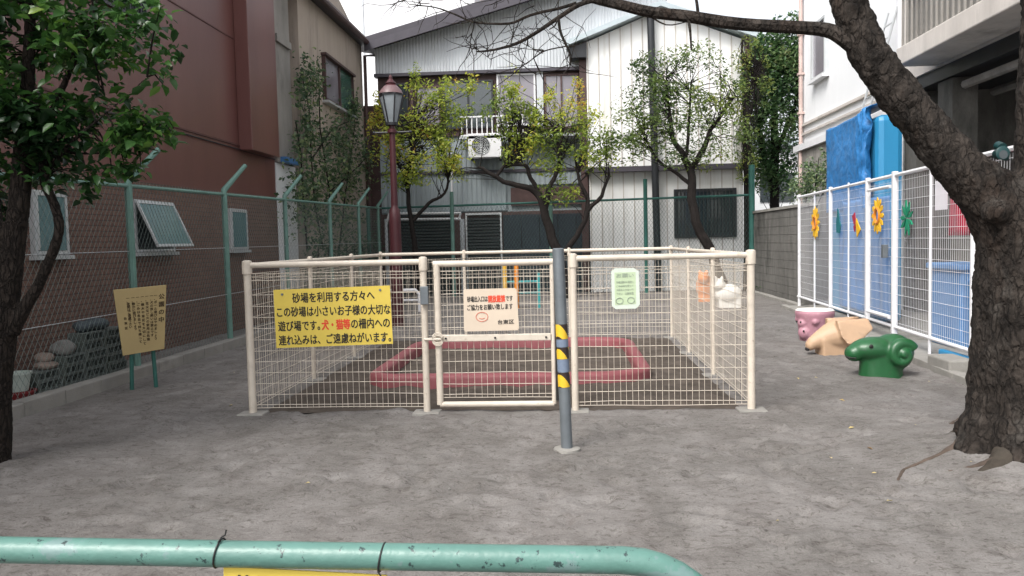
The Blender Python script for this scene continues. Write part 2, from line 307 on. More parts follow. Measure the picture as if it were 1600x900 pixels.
def crack(name, scale, stretch, depth=.03, dark=.45):      # bark plates: a warped cell pattern cut into colour and relief
    t = MATS[name].node_tree; N, L = t.nodes, t.links; p = N['Principled BSDF']
    tc = N.new('ShaderNodeTexCoord'); mp = N.new('ShaderNodeMapping'); mp.inputs['Scale'].default_value = stretch; L.new(tc.outputs['Object'], mp.inputs[0])
    wn = N.new('ShaderNodeTexNoise'); wn.inputs['Scale'].default_value = 9; wn.inputs['Detail'].default_value = 5; L.new(mp.outputs[0], wn.inputs['Vector'])
    ad = N.new('ShaderNodeMix'); ad.data_type = 'RGBA'; ad.blend_type = 'ADD'; ad.inputs['Factor'].default_value = .16; L.new(mp.outputs[0], ad.inputs['A']); L.new(wn.outputs['Color'], ad.inputs['B'])
    v = N.new('ShaderNodeTexVoronoi'); v.feature = 'DISTANCE_TO_EDGE'; v.inputs['Scale'].default_value = scale; L.new(ad.outputs['Result'], v.inputs['Vector'])
    r = N.new('ShaderNodeValToRGB'); r.color_ramp.elements[0].color = (dark, dark, dark, 1); r.color_ramp.elements[1].position = .16; r.color_ramp.elements[1].color = (1.1, 1.1, 1.1, 1); L.new(v.outputs['Distance'], r.inputs[0])
    old = p.inputs['Base Color'].links[0].from_socket; mx = N.new('ShaderNodeMix'); mx.data_type = 'RGBA'; mx.blend_type = 'MULTIPLY'; mx.inputs['Factor'].default_value = 1
    L.new(old, mx.inputs['A']); L.new(r.outputs[0], mx.inputs['B']); L.new(mx.outputs['Result'], p.inputs['Base Color'])
    b = N.new('ShaderNodeBump'); b.inputs['Strength'].default_value = .9; b.inputs['Distance'].default_value = depth; L.new(r.outputs[0], b.inputs['Height'])
    prev = p.inputs['Normal'].links
    if prev: L.new(prev[0].from_socket, b.inputs['Normal'])
    L.new(b.outputs[0], p.inputs['Normal'])
crack('bark_cherry', 15, (1.25, 1.25, .6), .016, .62); crack('bark_brown', 26, (1.2, 1.2, .4), .02)
# ================================================================== GROUND
def hgt(x, y):
    p = Vector((x, y, 0))
    h = .010*noise.noise(p*.9)+.007*noise.noise(p*3.1+Vector((5, 2, 1)))+.005*noise.noise(p*8.3)
    dx, dy = x-2.95, y-5.25; h += .16*math.exp(-(dx*dx+dy*dy)/.55)      # soil heaped round the cherry roots
    dx, dy = x+4.1, y-5.2; h += .04*math.exp(-(dx*dx+dy*dy)/.3)
    return h
xs = np.concatenate([[-300, -90, -30, -12, -8], np.linspace(-6.4, 5.6, 280), [8, 12, 30, 90, 300]])
ys = np.concatenate([[-300, -60, -12, -3], np.linspace(0, 13, 330), np.linspace(13.1, 23, 120), [26, 40, 90, 300]])
dents = [(rng.uniform(-4.8, 4.6), rng.uniform(1.5, 14), rng.uniform(.035, .085), rng.uniform(0, PI), rng.uniform(.009, .028)) for _ in range(2000)]
H = np.zeros((len(ys), len(xs)))
for j, y in enumerate(ys):
    for i, x in enumerate(xs):
        if -6.5 < x < 5.7 and -.1 < y < 23.1: H[j, i] = hgt(x, y)
XX, YY = np.meshgrid(xs, ys)
for (cx, cy, r, a, dp) in dents:
    i0, i1 = np.searchsorted(xs, [cx-.35, cx+.35]); j0, j1 = np.searchsorted(ys, [cy-.35, cy+.35])
    u = XX[j0:j1, i0:i1]-cx; v = YY[j0:j1, i0:i1]-cy
    q = ((u*math.cos(a)+v*math.sin(a))/(r*1.7))**2+((v*math.cos(a)-u*math.sin(a))/r)**2
    H[j0:j1, i0:i1] += dp*(np.exp(-((np.sqrt(q)-1.25)/.4)**2)*.5-np.exp(-q*1.3))
H[(XX > -2.75) & (XX < 1.5) & (YY > 6.95) & (YY < 11.9)] -= .05
gm = MB(); nx = len(xs)
gm.add([(xs[i], ys[j], H[j, i]) for j in range(len(ys)) for i in range(nx)], [(j*nx+i, j*nx+i+1, (j+1)*nx+i+1, (j+1)*nx+i) for j in range(len(ys)-1) for i in range(nx-1)], True)
tag(gm.build('ground', 'sandy_soil', fix=False), kind='structure')
# dug soil inside the sandbox enclosure
sm_ = MB(); sx_, sy_ = np.linspace(-2.79, 1.54, 110), np.linspace(6.92, 11.92, 130)
def soil_h(x, y):
    e = min(x+2.79, 1.54-x, y-6.92, 11.92-y); e = min(1, max(0, e/.25)); p = Vector((x, y, 3))
    return -.012+e*(.045+.03*noise.noise(p*1.3)+.03*noise.noise(p*4)+.016*noise.noise(p*11))
sm_.add([(x, y, soil_h(x, y)) for y in sy_ for x in sx_], [(j*110+i, j*110+i+1, (j+1)*110+i+1, (j+1)*110+i) for j in range(129) for i in range(109)], True)
tag(sm_.build('soil', 'dark_soil', fix=False), kind='structure')
# kerbs
def kerb(A, B, wd, h, z0=-.1, side=1, seg=.6):
    mb = MB(); A = Vector(A); B = Vector(B); d = (B-A); L = d.length; d.normalize(); n = Vector((-d.y, d.x, 0))*side; k = int(L/seg)
    for i in range(k):
        a = A+d*(i*L/k+.004); b = A+d*((i+1)*L/k-.004); j = random.uniform(-.006, .006); hh = h+random.uniform(-.005, .005)
        mb.prism([Vector((a.x, a.y, z0))+n*j, Vector((b.x, b.y, z0))+n*j, Vector((b.x, b.y, z0))+n*(wd+j), Vector((a.x, a.y, z0))+n*(wd+j)], (0, 0, hh-z0))
    return mb
tag(kerb((-4.97, 2, 0), (-4.97, 21.9, 0), .16, .13).build('kerb', 'pale_concrete', bevel=.012), kind='structure')
def FR(y): return 4.75-(16.53-y)*.065      # X of the white fence line at depth y
tag(kerb((FR(4)-.32, 4, 0), (FR(16.6)-.32, 16.6, 0), .12, .07, side=-1).build('kerb', 'pale_concrete', bevel=.01), kind='structure')
apron = MB(); apron.prism([(FR(4)-.2, 4, -.1), (FR(16.6)-.2, 16.6, -.1), (9, 16.6, -.1), (9, 4, -.1)], (0, 0, .15))
tag(apron.build('pavement', 'pale_concrete'), kind='structure')
tag(kerb((4.78, 16.7, 0), (4.85, 21.7, 0), .14, .06, side=-1).build('kerb', 'pale_concrete', bevel=.01), kind='structure')

# ================================================================== LEFT: DARK RED BUILDING
XW = -6.0
rb = thing('red_brick_building', 'dark maroon building with a brown brick ground floor behind the chain link fence', 'building', (-6, 10, 0))
MB().box(-12, XW, 0, 16.15, 2.46, 7.6).build('upper_wall', 'red_wall', rb)
MB().box(-12, XW+.012, 0, 16.15, -.2, 2.46).build('brick_base', 'dark_brick', rb)
MB().box(XW, XW+.26, 14.35, 15.75, 3.3, 7.6).build('pilaster', 'red_wall', rb, bevel=.01)
MB().box(XW, XW+.02, 0, 15.6, 3.37, 3.40).build('joint_strip', 'red_dark', rb)
j2 = MB(); j2.tube([(XW+.03, 2, 3.2), (XW+.03, 9, 3.32), (XW+.03, 16.1, 3.3)], .012, 6); j2.build('cable', 'black_metal', rb)
for z in (5.3,): MB().box(XW, XW+.012, 0, 14.3, z, z+.02).build('joint_strip', 'red_dark', rb)
gr = MB()
for k in range(9): gr.box(XW+.05, XW+.075, 10.0+k*.14, 10.03+k*.14, 4.75, 7.2)
gr.box(XW+.05, XW+.08, 9.95, 11.2, 4.72, 4.76)
wp = MB().box(XW, XW+.03, 9.95, 11.2, 4.75, 7.2).build('window', 'pane_dark', rb); gr.build('grille', 'black_metal', wp)
def side_window(y0, y1, z0, z1, sash_angle=0, pane='pane_teal'):
    fr = MB(); t = .045; x0, x1 = XW+.013, XW+.075
    fr.box(x0, x1, y0, y1, z0, z0+t).box(x0, x1, y0, y1, z1-t, z1).box(x0, x1, y0, y0+t, z0+t, z1-t).box(x0, x1, y1-t, y1, z0+t, z1-t)
    f = fr.build('window', 'alu', rb)
    MB().box(XW+.013, XW+.02, y0+t, y1-t, z0+t, z1-t).build('opening_shade', 'navy_door', f)  # dark sheet painting the unlit room; the wall behind is solid
    MB().box(XW+.013, XW+.12, y0-.03, y1+.03, z0-.05, z0-.003).build('sill', 'alu', f)
    a = sash_angle; top = Vector((XW+.08, 0, z1-.02)); h = z1-z0-.05; dn = Vector((math.sin(a), 0, -math.cos(a))); n = Vector((math.cos(a), 0, math.sin(a)))
    sash = MB(); pn = MB(); ym = (y0+y1)/2; hw = (y1-y0)/2-.02
    for (u, ha) in ((0, .02), (h, .02)): sash.obox(top+Vector((0, ym, 0))+dn*(u if u else .02), n*.014, Vector((0, hw, 0)), dn*ha)
    for yy in (ym-hw+.02, ym+hw-.02): sash.obox(top+Vector((0, yy, 0))+dn*h/2, n*.0125, Vector((0, .02, 0)), dn*(h/2-.03))
    s_ = sash.build('sash', 'alu', f if False else rb); pn.obox(top+Vector((0, ym, 0))+dn*h/2, n*.004, Vector((0, hw-.045, 0)), dn*(h/2-.025)); pn.build('pane', pane, s_)
for (pa, pb, ang) in (((48, 312), (106, 398), .0), ((207, 313), (272, 393), .42), ((357, 318), (386, 390), 0)):
    a = PX(pa[0], pa[1], XW+.05); b = PX(pb[0], pb[1], XW+.05)
    side_window(a.y, b.y, min(1.5, b.z), 2.2, ang)
# concrete shaft at its corner
shaft = thing('concrete_shaft', 'stained grey concrete service shaft with a blue cap at the corner of the red building', 'shaft', (-6, 16.6, 0))
MB().box(-7, -5.93, 16.16, 17.15, 3.25, 8.2).build('shaft_wall', 'concrete', shaft, bevel=.02)
MB().box(-7, -5.86, 16.2, 17.05, 5.75, 5.9).build('ledge', 'concrete', shaft)
MB().box(-6.6, -5.8, 16.3, 17.1, 3.27, 3.38).build('blue_cap', 'sheet_blue', shaft)
MB().box(-7, -5.98, 16.16, 17.35, -.2, 3.25).build('lower_wall', 'white_wall', shaft)

# ================================================================== BEIGE STUCCO HOUSE
XB = -5.8
bh = thing('stucco_house', 'beige stucco house with a sloping dark eave and one sliding window', 'building', (-5.8, 20, 0))
ya, yb = 17.36, 22.9
wl = MB(); za, zb = 7.9, 6.95
wl.prism([(XB, ya, -.2), (XB, yb, -.2), (XB, yb, PX(575, 85, XB).z+.1), (XB, ya, 8.9)], (-5, 0, 0)); wl.build('wall', 'stucco', bh)
e0, e1 = PX(588, 84, XB+.25), PX(495, -4, XB+.25); dd = (e1-e0); e2 = e0+dd*1.6; e0 = e0-dd*.02
rf = MB(); rf.prism([e0, e2, e2+Vector((0, 0, .2)), e0+Vector((0, 0, .2))], (-5.4, 0, 1.0)); rf.build('roof', 'roof_dark', bh)
gt = MB(); gt.tube([e0+Vector((.06, 0, .02)), e2+Vector((.06, 0, .02))], .07, 8)
dp = PX(583, 95, XB+.1); gt.tube([e0+Vector((.06, .05, 0)), Vector((XB+.1, 22.85, e0.z-.25)), Vector((XB+.1, 22.85, -.1))], .05, 8); gt.build('gutter', 'dark_wood', bh)
a, b = PX(502, 84, XB), PX(549, 165, XB); zs0 = 5.0; y0, y1 = a.y, b.y
fr = MB()
z0, z1 = PX(525, 165, XB).z-.05, PX(525, 103, XB).z+.05
fr.box(XB, XB+.09, y0, y1, z0, z0+.06).box(XB, XB+.14, y0-.05, y1+.05, z1-.06, z1).box(XB, XB+.09, y0, y0+.06, z0+.06, z1-.06).box(XB, XB+.09, y1-.06, y1, z0+.06, z1-.06).box(XB, XB+.08, (y0+y1)/2-.03, (y0+y1)/2+.03, z0+.06, z1-.06)
wf = fr.build('window', 'dark_wood', bh); MB().box(XB, XB+.03, y0+.06, (y0+y1)/2-.03, z0+.06, z1-.06).build('pane', 'pane_grey', wf); MB().box(XB, XB+.03, (y0+y1)/2+.03, y1-.06, z0+.06, z1-.06).build('pane', 'pane_green', wf)
MB().box(XB, XB+.16, y0-.05, y1+.05, z0-.06, z0-.003).build('sill', 'alu', wf)

MB().box(-6.4, -5.35, 23.6, 23.75, 0, PY(590, 165, 23.6).z).build('side_wall', 'dark_wood', bh)  # dark panel added to cover the bright gap between the two houses
# ================================================================== GREY GABLED HOUSE (facade plane Y = 23)
YH = 23.0
def hp(px, py, Y=YH): return PY(px, py, Y)
gh = thing('grey_house', 'weathered grey metal clad house with a wide dark gable roof behind the back fence', 'house', (-2.4, 23, 0))
xl, xr = hp(594, 250).x, hp(916, 250).x
zl = hp(586, 78).z; zr_ = hp(800, 12).z; slope = (zr_-zl)/(hp(800, 12).x-hp(586, 78).x)
xa = hp(985, 50).x; 
def ztop(x): return zl+slope*(x-hp(586, 78).x)
def corrug(mb, x0, x1, zb, zt, Y, pitch=.09, dep=.018):
    n = max(2, int((x1-x0)/pitch)); vs = []; fs = []
    prof = [(0, 0), (.3, 0), (.45, 1), (.85, 1)]
    for i in range(n):
        for u, d in prof:
            x = x0+(i+u)*(x1-x0)/n; vs += [(x, Y-d*dep, zb(x)), (x, Y-d*dep, zt(x))]
    vs += [(x1, Y, zb(x1)), (x1, Y, zt(x1))]
    fs = [(2*i, 2*i+2, 2*i+3, 2*i+1) for i in range(len(vs)//2-1)]
    return mb.add(vs, fs)
MB().prism([(xl, YH+.06, -.2), (xr, YH+.06, -.2), (xr, YH+.06, ztop(xr)-.05), (xl, YH+.06, ztop(xl)-.05)], (0, 7, 0)).build('wall', 'blue_siding', gh)
zs = hp(740, 112).z
corrug(MB(), xl-.03, xa+1, lambda x: zs, lambda x: ztop(x)+.02, YH-.12).build('gable_siding', 'grey_siding', gh)
MB().box(xl-.06, xr, YH-.2, YH+.05, zs-.09, zs).build('eave_strip', 'roof_dark', gh)  # dark strip painting the shadow line below the gable siding
zl1, zl0 = hp(740, 232).z, hp(740, 330).z
corrug(MB(), xl, hp(790, 250).x, lambda x: zl0, lambda x: zl1, YH, .14).build('lower_siding', 'blue_siding', gh)
MB().box(xl, xr, YH-.06, YH+.05, hp(740, 268).z-.05, hp(740, 268).z+.03).build('band', 'roof_dark', gh)
corrug(MB(), hp(796, 250).x, xr, lambda x: hp(850, 288).z, lambda x: hp(850, 215).z, YH, .14).build('lower_siding', 'blue_siding', gh)
MB().box(hp(798, 300).x, hp(925, 300).x, YH-.02, YH+.05, hp(860, 320).z, hp(860, 292).z).build('store_shade', 'dark_wood', gh)  # flat dark sheet painting the shade inside an opening
r0 = MB()
xe = hp(578, 70).x; L0 = Vector((xe, 22.35, ztop(xe)-.02)); A0 = Vector((xa+1.2, 22.35, ztop(xa+1.2)-.02))
r0.prism([L0, A0, A0+Vector((0, 0, .28)), L0+Vector((0, 0, .28))], (0, 8, 0)); rx = Vector((xa+8, 22.35, A0.z-.02-slope*6.8))
r0.build('roof', 'roof_dark', gh, bevel=.02)
r1 = MB(); r1.prism([A0+Vector((.003, .3, 0)), Vector((A0.x+.2, 22.65, A0.z-.3)), Vector((A0.x+.2, 22.65, A0.z+.2)), A0+Vector((.003, .3, .28))], (0, 7.5, 0)); r1.build('roof', 'roof_dark', gh)
vb = MB(); vb.prism([L0+Vector((0, -.05, -.13)), A0+Vector((0, -.05, -.13)), A0+Vector((0, -.05, .1)), L0+Vector((0, -.05, .1))], (0, .045, 0)); vb.build('verge_board', 'verge', gh)
# upper windows
MB().box(xl, xr, YH+.0, YH+.06, hp(740, 212).z, zs-.09).build('recess_shade', 'dark_wood', gh)  # flush dark sheet; shade of a recess is put into its colour
def hwin(px0, px1, py0, py1, frame, pane, Y=YH, split=True):
    a, b = hp(px0, py0, Y), hp(px1, py1, Y); x0, x1, z0, z1 = a.x, b.x, b.z, a.z; t = .05; f = MB(); xm = (x0+x1)/2
    f.box(x0, x1, Y-.09, Y-.01, z0, z0+t).box(x0, x1, Y-.09, Y-.01, z1-t, z1).box(x0, x0+t, Y-.09, Y-.01, z0+t, z1-t).box(x1-t, x1, Y-.09, Y-.01, z0+t, z1-t)
    if split: f.box(xm-.025, xm+.025, Y-.08, Y-.01, z0+t, z1-t)
    o = f.build('window', frame, gh)
    if split:
        MB().box(x0+t, xm-.025, Y-.05, Y-.012, z0+t, z1-t).build('pane', pane, o); MB().box(xm+.025, x1-t, Y-.04, Y-.012, z0+t, z1-t).build('pane', pane, o)
    else: MB().box(x0+t, x1-t, Y-.05, Y-.012, z0+t, z1-t).build('pane', pane, o)
hwin(648, 690, 136, 200, 'dark_wood', 'pane_grey', split=False)
hwin(692, 772, 128, 200, 'black_metal', 'pane_dark')
hwin(776, 838, 117, 196, 'white_metal', 'pane_grey', split=False)
hwin(850, 905, 117, 200, 'dark_wood', 'pane_grey')
MB().box(hp(839, 150).x, hp(849, 150).x, YH-.1, YH-.005, hp(844, 205).z, zs-.09).build('mullion', 'grey_siding', gh)
hwin(602, 640, 132, 200, 'black_metal', 'dark_wood' if False else 'pane_dark', split=False)
rl = MB(); za_, zb_ = hp(760, 186).z, hp(760, 214).z; x0, x1 = hp(724, 200).x, hp(820, 200).x
rl.box(x0, x1, YH-.62, YH-.57, za_-.04, za_); rl.box(x0, x1, YH-.62, YH-.57, zb_-.04, zb_)
for k in range(13): xx = x0+.03+k*(x1-x0-.06)/12; rl.box(xx-.014, xx+.014, YH-.61, YH-.58, zb_, za_-.04)
rl.box(x0, x0+.04, YH-.57, YH-.05, za_-.04, za_).box(x1-.04, x1, YH-.57, YH-.05, za_-.04, za_)
bal = rl.build('balcony_rail', 'white_metal', gh); MB().box(x0-.05, hp(905, 215).x, YH-.65, YH-.02, zb_-.12, zb_-.045).build('balcony_floor', 'grey_siding', gh)
# ground floor
zg = hp(740, 332).z
MB().box(xl-.02, xr+.02, YH-.05, YH+.055, -.1, zg).build('ground_floor_wall', 'dark_wood', gh)
for (p0, p1, mt) in ((620, 704, 'dark_shutter'), (731, 782, 'dark_shutter')):
    s = MB(); x0, x1 = hp(p0, 360).x, hp(p1, 360).x; zt = zg-.08
    for k in range(int((zt+.05)/.09)): s.prism([(x0, YH-.06, k*.09-.05), (x0, YH-.1, k*.09-.03), (x0, YH-.1, k*.09+.03), (x0, YH-.06, k*.09+.038)], (x1-x0, 0, 0))
    so_ = s.build('shutter', mt, gh); q = MB(); q.box(x0-.05, x0-.003, YH-.13, YH-.05, -.05, zt+.06).box(x1+.003, x1+.05, YH-.13, YH-.05, -.05, zt+.06).box(x0-.003, x1+.003, YH-.13, YH-.05, zt+.0, zt+.06); q.build('shutter_frame', 'alu' if p0 > 700 else 'black_metal', so_)
nd = MB()
for k in range(5): x0 = hp(787, 360).x+k*.53; nd.box(x0, x0+.515, YH-.1, YH-.052, -.05, zg-.1)
nd.build('sliding_door', 'navy_door', gh)
# air conditioner, hose, pipe frame
A, B = hp(731, 209, 22.35), hp(784, 245, 22.35); ac = thing('air_conditioner', 'white outdoor air conditioner unit hung below the balcony rail', 'air conditioner', (A.x, 22.35, B.z))
MB().box(A.x, B.x, 22.35, 22.68, B.z, A.z).build('casing', 'white_metal', ac, bevel=.015)
cx, cz, r = A.x+.36, (A.z+B.z)/2, .26
fg = MB()
for q in range(5): rr = r*(.25+.18*q); fg.tube([(cx+rr*math.cos(t*PI/12), 22.335, cz+rr*math.sin(t*PI/12)) for t in range(25)], .008, 5, cap=False)
for q in range(8): t = q*PI/4; fg.wire((cx, 22.335, cz), (cx+r*math.cos(t), 22.335, cz+r*math.sin(t)), .007)
fg.build('fan_guard', 'alu', ac); dk = MB(); dk.add([(cx+r*math.cos(t*PI/12), 22.346, cz+r*math.sin(t*PI/12)) for t in range(24)], [tuple(range(24))]); dk.build('fan', 'dark_shutter', ac)
br = MB(); br.box(A.x+.05, A.x+.1, 22.4, 22.95, B.z-.06, B.z-.003).box(B.x-.1, B.x-.05, 22.4, 22.95, B.z-.06, B.z-.003); br.build('bracket', 'black_metal', ac)
hs = MB(); hs.tube([hp(x, y, 22.6) for x, y in ((690, 236), (700, 238), (712, 243), (716, 250), (709, 258), (706, 272), (706, 300))], .028, 8)
tag(hs.build('drain_hose', 'white_metal', loc=hp(706, 300, 22.6)), 'bent white drain hose hanging on the grey house beside the air conditioner', 'hose')
pf = thing('clothes_rail', 'white clothes rail with two top bars in front of the dark shutter', 'clothes rail', hp(664, 420, 22.3))
q = MB(); y_ = 22.3
for yy in (334, 343): q.tube([hp(608, yy, y_), hp(720, yy-1, y_)], .035, 8)
q.tube([hp(608, 333, y_), hp(604, 350, y_)], .03, 6).tube([hp(720, 332, y_), hp(717, 344, y_)], .03, 6); q.build('top_bar', 'white_metal', pf)
for px in (603, 722): t = hp(px, 345, y_); MB().tube([(t.x, y_, 0), (t.x, y_, t.z+.05)], .045 if px < 700 else .07, 8).build('post', 'grey_siding', pf)

# ================================================================== WHITE CORRUGATED HOUSE (Y = 22.6)
YW = 22.55
wh = thing('white_house', 'white house with vertical battens and a barred dark window behind the back fence', 'house', (2.9, 22.6, 0))
def wp_(px, py): return PY(px, py, YW)
x0, x1 = wp_(918, 200).x, wp_(1163, 200).x; xap = wp_(1030, 20).x; zlf, zap, zrt = wp_(918, 66).z, wp_(1030, 16).z, wp_(1163, 62).z
zm = wp_(1040, 262).z
MB().prism([(x0, YW, zm), (x1, YW, zm), (x1, YW, zrt), (xap, YW, zap), (x0, YW, zlf)], (0, 8, 0)).build('upper_wall', 'white_siding', wh)
MB().box(x0+.03, x1-.03, YW+.06, YW+8, -.1, zm).build('lower_wall', 'white_siding', wh)
def zt_(x): return zlf+(zap-zlf)*(x-x0)/(xap-x0) if x < xap else zap+(zrt-zap)*(x-xap)/(x1-xap)
bt = MB(); k = 0; x = x0+.02
while x < x1-.05:
    bt.box(x, x+.03, YW-.018, YW-.001, zm+.01, zt_(x)-.02); bt.box(x+.035, x+.06, YW+.045, YW+.059, 0, zm-.1); x += .305
bt.build('battens', 'facade_concrete', wh)
MB().box(x0-.1, x1+.05, YW-.22, YW+.05, zm-.09, zm+.05).build('eave_strip', 'roof_dark', wh)
rr = MB(); o_ = Vector((0, 0, .02)); pl = [Vector((x0-.55, YW-.35, zlf-.15)), Vector((xap, YW-.35, zap+.03)), Vector((x1+.3, YW-.35, zrt-.03))]
rr.prism([pl[0], pl[1], pl[1]+Vector((0, 0, .14)), pl[0]+Vector((0, 0, .14))], (0, 8.5, 0)); rr.prism([pl[1]+Vector((.002, 0, 0)), pl[2], pl[2]+Vector((0, 0, .14)), pl[1]+Vector((.002, 0, .14))], (0, 8.5, 0)); rr.build('roof', 'roof_pale', wh)
sf = MB(); sf.prism([(x0-.5, YW-.2, zlf-.2), (x0-.003, YW-.2, zlf-.02), (x0-.003, YW-.2, zlf-.45), (x0-.45, YW-.2, zlf-.45)], (0, 6, 0)); sf.build('soffit', 'black_metal', wh)  # black colour stands for the shadow under the verge
MB().box(x0-.2, x0-.003, YW+.05, YW+.4, 0, zlf-.46).build('corner_board', 'dark_wood', wh)
dpp = MB(); dpp.tube([wp_(1015, 22)+Vector((0, -.2, 0)), wp_(1027, 392)+Vector((0, -.2, 0))-Vector((0, 0, 1.3))], .1, 10); dpp.build('drainpipe', 'black_metal', wh)
d2 = MB(); d2.tube([wp_(1163, 55)+Vector((.05, -.1, 0)), wp_(1168, 392)+Vector((.0, -.1, -1.2))], .06, 8); d2.build('drainpipe', 'dark_wood', wh)
a, b = wp_(1053, 296), wp_(1151, 370); f = MB(); f.box(a.x, b.x, YW-.03, YW+.058, b.z, b.z+.07).box(a.x, b.x, YW-.03, YW+.058, a.z-.07, a.z).box(a.x, a.x+.07, YW-.03, YW+.058, b.z+.07, a.z-.07).box(b.x-.07, b.x, YW-.03, YW+.058, b.z+.07, a.z-.07)
wf = f.build('window', 'black_metal', wh); MB().box(a.x+.07, b.x-.07, YW+.02, YW+.055, b.z+.07, a.z-.07).build('pane', 'pane_dark', wf)
g_ = MB()
for k in range(16): xx = a.x+.1+k*(b.x-a.x-.2)/15; g_.box(xx-.012, xx+.012, YW-.05, YW-.031, b.z, a.z)
g_.build('grille', 'dark_shutter', wf)
# far buildings
tw = thing('white_tower_block', 'tall pale white building rising behind the grey house roof', 'building', (-7, 31, 0))
ta, tb = PY(470, 30, 31).x, PY(742, 30, 31).x
MB().box(ta, tb, 31, 38, 0, 18).build('wall', 'white_wall', tw)
for zz in (11.6, 9.0): MB().box(PY(628, 10, 31).x, PY(655, 10, 31).x, 30.6, 30.997, zz, zz+.9).build('balcony_rail', 'grey_siding', tw)
s = MB(); xx = PY(566, 20, 31).x; s.box(xx, xx+.05, 30.96, 30.998, 0, 18); s.build('joint_strip', 'grey_siding', tw)
ob = thing('orange_building', 'orange tiled building just showing above the grey roof', 'building', (-1, 36, 0))
MB().box(PY(735, 0, 36).x, PY(875, 0, 36).x, 36, 42, 0, PY(790, 3, 36).z+1.5).build('wall', 'orange_wall', ob); MB().box(PY(735, 0, 36).x-.1, PY(875, 0, 36).x+.1, 35.9, 42.1, PY(790, 3, 36).z+1.503, PY(790, 3, 36).z+1.8).build('parapet', 'facade_concrete', ob)
fb = thing('distant_house', 'pale distant house seen through the gap beside the block wall', 'house', (8.3, 34, 0))
MB().box(6.6, 11.5, 34, 40, 0, 5.2).build('wall', 'white_wall', fb); MB().box(6.4, 11.7, 33.7, 40.3, 5.203, 5.5).build('roof', 'roof_pale', fb)
MB().box(8.2, 9.6, 33.96, 33.997, 2.9, 4.1).build('window', 'pane_dark', fb)

# ================================================================== RIGHT: BLOCK WALL, WHITE BUILDING, CONCRETE BUILDING
bw = thing('block_wall', 'dark stained concrete block wall between the back corner and the white fence', 'wall', (5.1, 19.3, 0))
q = MB(); nrow = 11
for k in range(nrow):
    z0 = k*.195-.05; off = 0
    y = 16.75
    while y < 22.4:
        y2 = min(22.4, y+.39); q.box(5.05+random.uniform(0, .004), 5.18, y+.004, y2-.004, z0+.004, z0+.191); y = y2
q.box(5.062, 5.17, 16.76, 22.39, -.1, 2.08); q.build('blocks', 'old_concrete', bw)
MB().box(5.02, 5.21, 16.7, 22.45, 2.1, 2.16).build('coping', 'pale_concrete', bw)
wb = thing('white_building', 'white rendered building with a rusty corner pipe behind the blue tarp', 'building', (6.2, 18, 0))
MB().box(6.2, 12, 15.3, 21.2, 0, 14).build('wall', 'white_wall', wb)
a, b = PX(1273, 60, 6.2), PX(1295, 110, 6.2)
f = MB(); zt, zb = 6.6, 5.25; ylo, yhi = b.y, a.y
f.box(6.1, 6.197, ylo, yhi, zb, zb+.06).box(6.1, 6.197, ylo, yhi, zt-.06, zt).box(6.1, 6.197, ylo, ylo+.06, zb+.06, zt-.06).box(6.1, 6.197, yhi-.06, yhi, zb+.06, zt-.06)
wf = f.build('window', 'alu', wb); MB().box(6.15, 6.196, ylo+.06, yhi-.06, zb+.06, zt-.06).build('pane', 'pane_grey', wf); MB().box(6.03, 6.197, ylo-.05, yhi+.05, zb-.07, zb-.003).build('sill', 'white_metal', wf)
q = MB(); q.tube([(6.12, 21.05, 0), (6.12, 21.05, 13.5)], .05, 8)
for z in (4.6, 5.6, 6.6, 7.6): q.box(6.05, 6.197, 20.98, 21.12, z, z+.06)
M('rust_pipe', (.5, .38, .345), .6, .2, 3); q.build('corner_pipe', 'rust_pipe', wb)
MB().box(6.13, 6.197, 15.3, 21.15, 4.28, 4.34).box(6.12, 6.197, 15.3, 21.15, 4.05, 4.1).build('wall_band', 'facade_concrete', wb)
ld = MB(); ld.box(6.05, 6.197, 15.2, 21.5, 3.66, 3.82); ld.build('roof_gutter', 'white_metal', wb)
MB().box(6.14, 6.197, 15.5, 21.4, 0, 3.655).build('lower_wall', 'concrete', wb)
la = thing('ladder', 'thin metal ladder leaning on the white building above the blue tarp', 'ladder', (5.5, 14.9, 3.4))
p0, p1 = Vector((5.75, 15.6, 3.6)), Vector((6.1, 15.05, 5.6)); sd = Vector((0, .42, .0))
q = MB()
for s in (0, 1): q.tube([p0+sd*s, p1+sd*s], .022, 6)
q.build('side_rail', 'alu', la); q = MB()
for k in range(1, 8): c = p0.lerp(p1, k/8); q.tube([c, c+sd], .014, 6)
q.build('rungs', 'alu', la)
cb = thing('concrete_building', 'rough grey concrete building with a barred balcony overhanging a dark carport', 'building', (6.2, 10, 0))
MB().box(6.2, 14, 4.0, 15.0, 4.22, 14).build('upper_wall', 'facade_concrete', cb)
MB().box(6.25, 14, 4.0, 14.95, 4.0, 4.217).build('underside', 'black_metal', cb)  # black colour carries the shade below the overhang
MB().box(9.2, 9.6, 3.0, 15.3, 0, 4.0).build('carport_wall', 'old_concrete', cb)  # walls and columns in dark concrete: carport shade put into their colour
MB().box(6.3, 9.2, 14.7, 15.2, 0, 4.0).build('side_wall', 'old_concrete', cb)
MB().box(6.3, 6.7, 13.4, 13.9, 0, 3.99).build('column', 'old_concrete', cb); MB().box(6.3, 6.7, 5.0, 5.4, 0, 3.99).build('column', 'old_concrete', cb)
for (x, z, r, mt) in ((6.45, 3.85, .07, 'concrete'), (6.9, 3.72, .07, 'old_concrete'), (7.4, 3.8, .1, 'old_concrete')):
    MB().tube([(x, 4.5, z), (x, 13.3, z)], r, 8).build('service_pipe', mt, cb)
MB().box(5.55, 6.197, 5.2, 13.75, 4.25, 4.55).build('balcony_slab', 'facade_concrete', cb, bevel=.02)
q = MB(); y = 5.3
while y < 13.7: q.box(5.6, 5.625, y, y+.03, 4.553, 5.75); y += .17
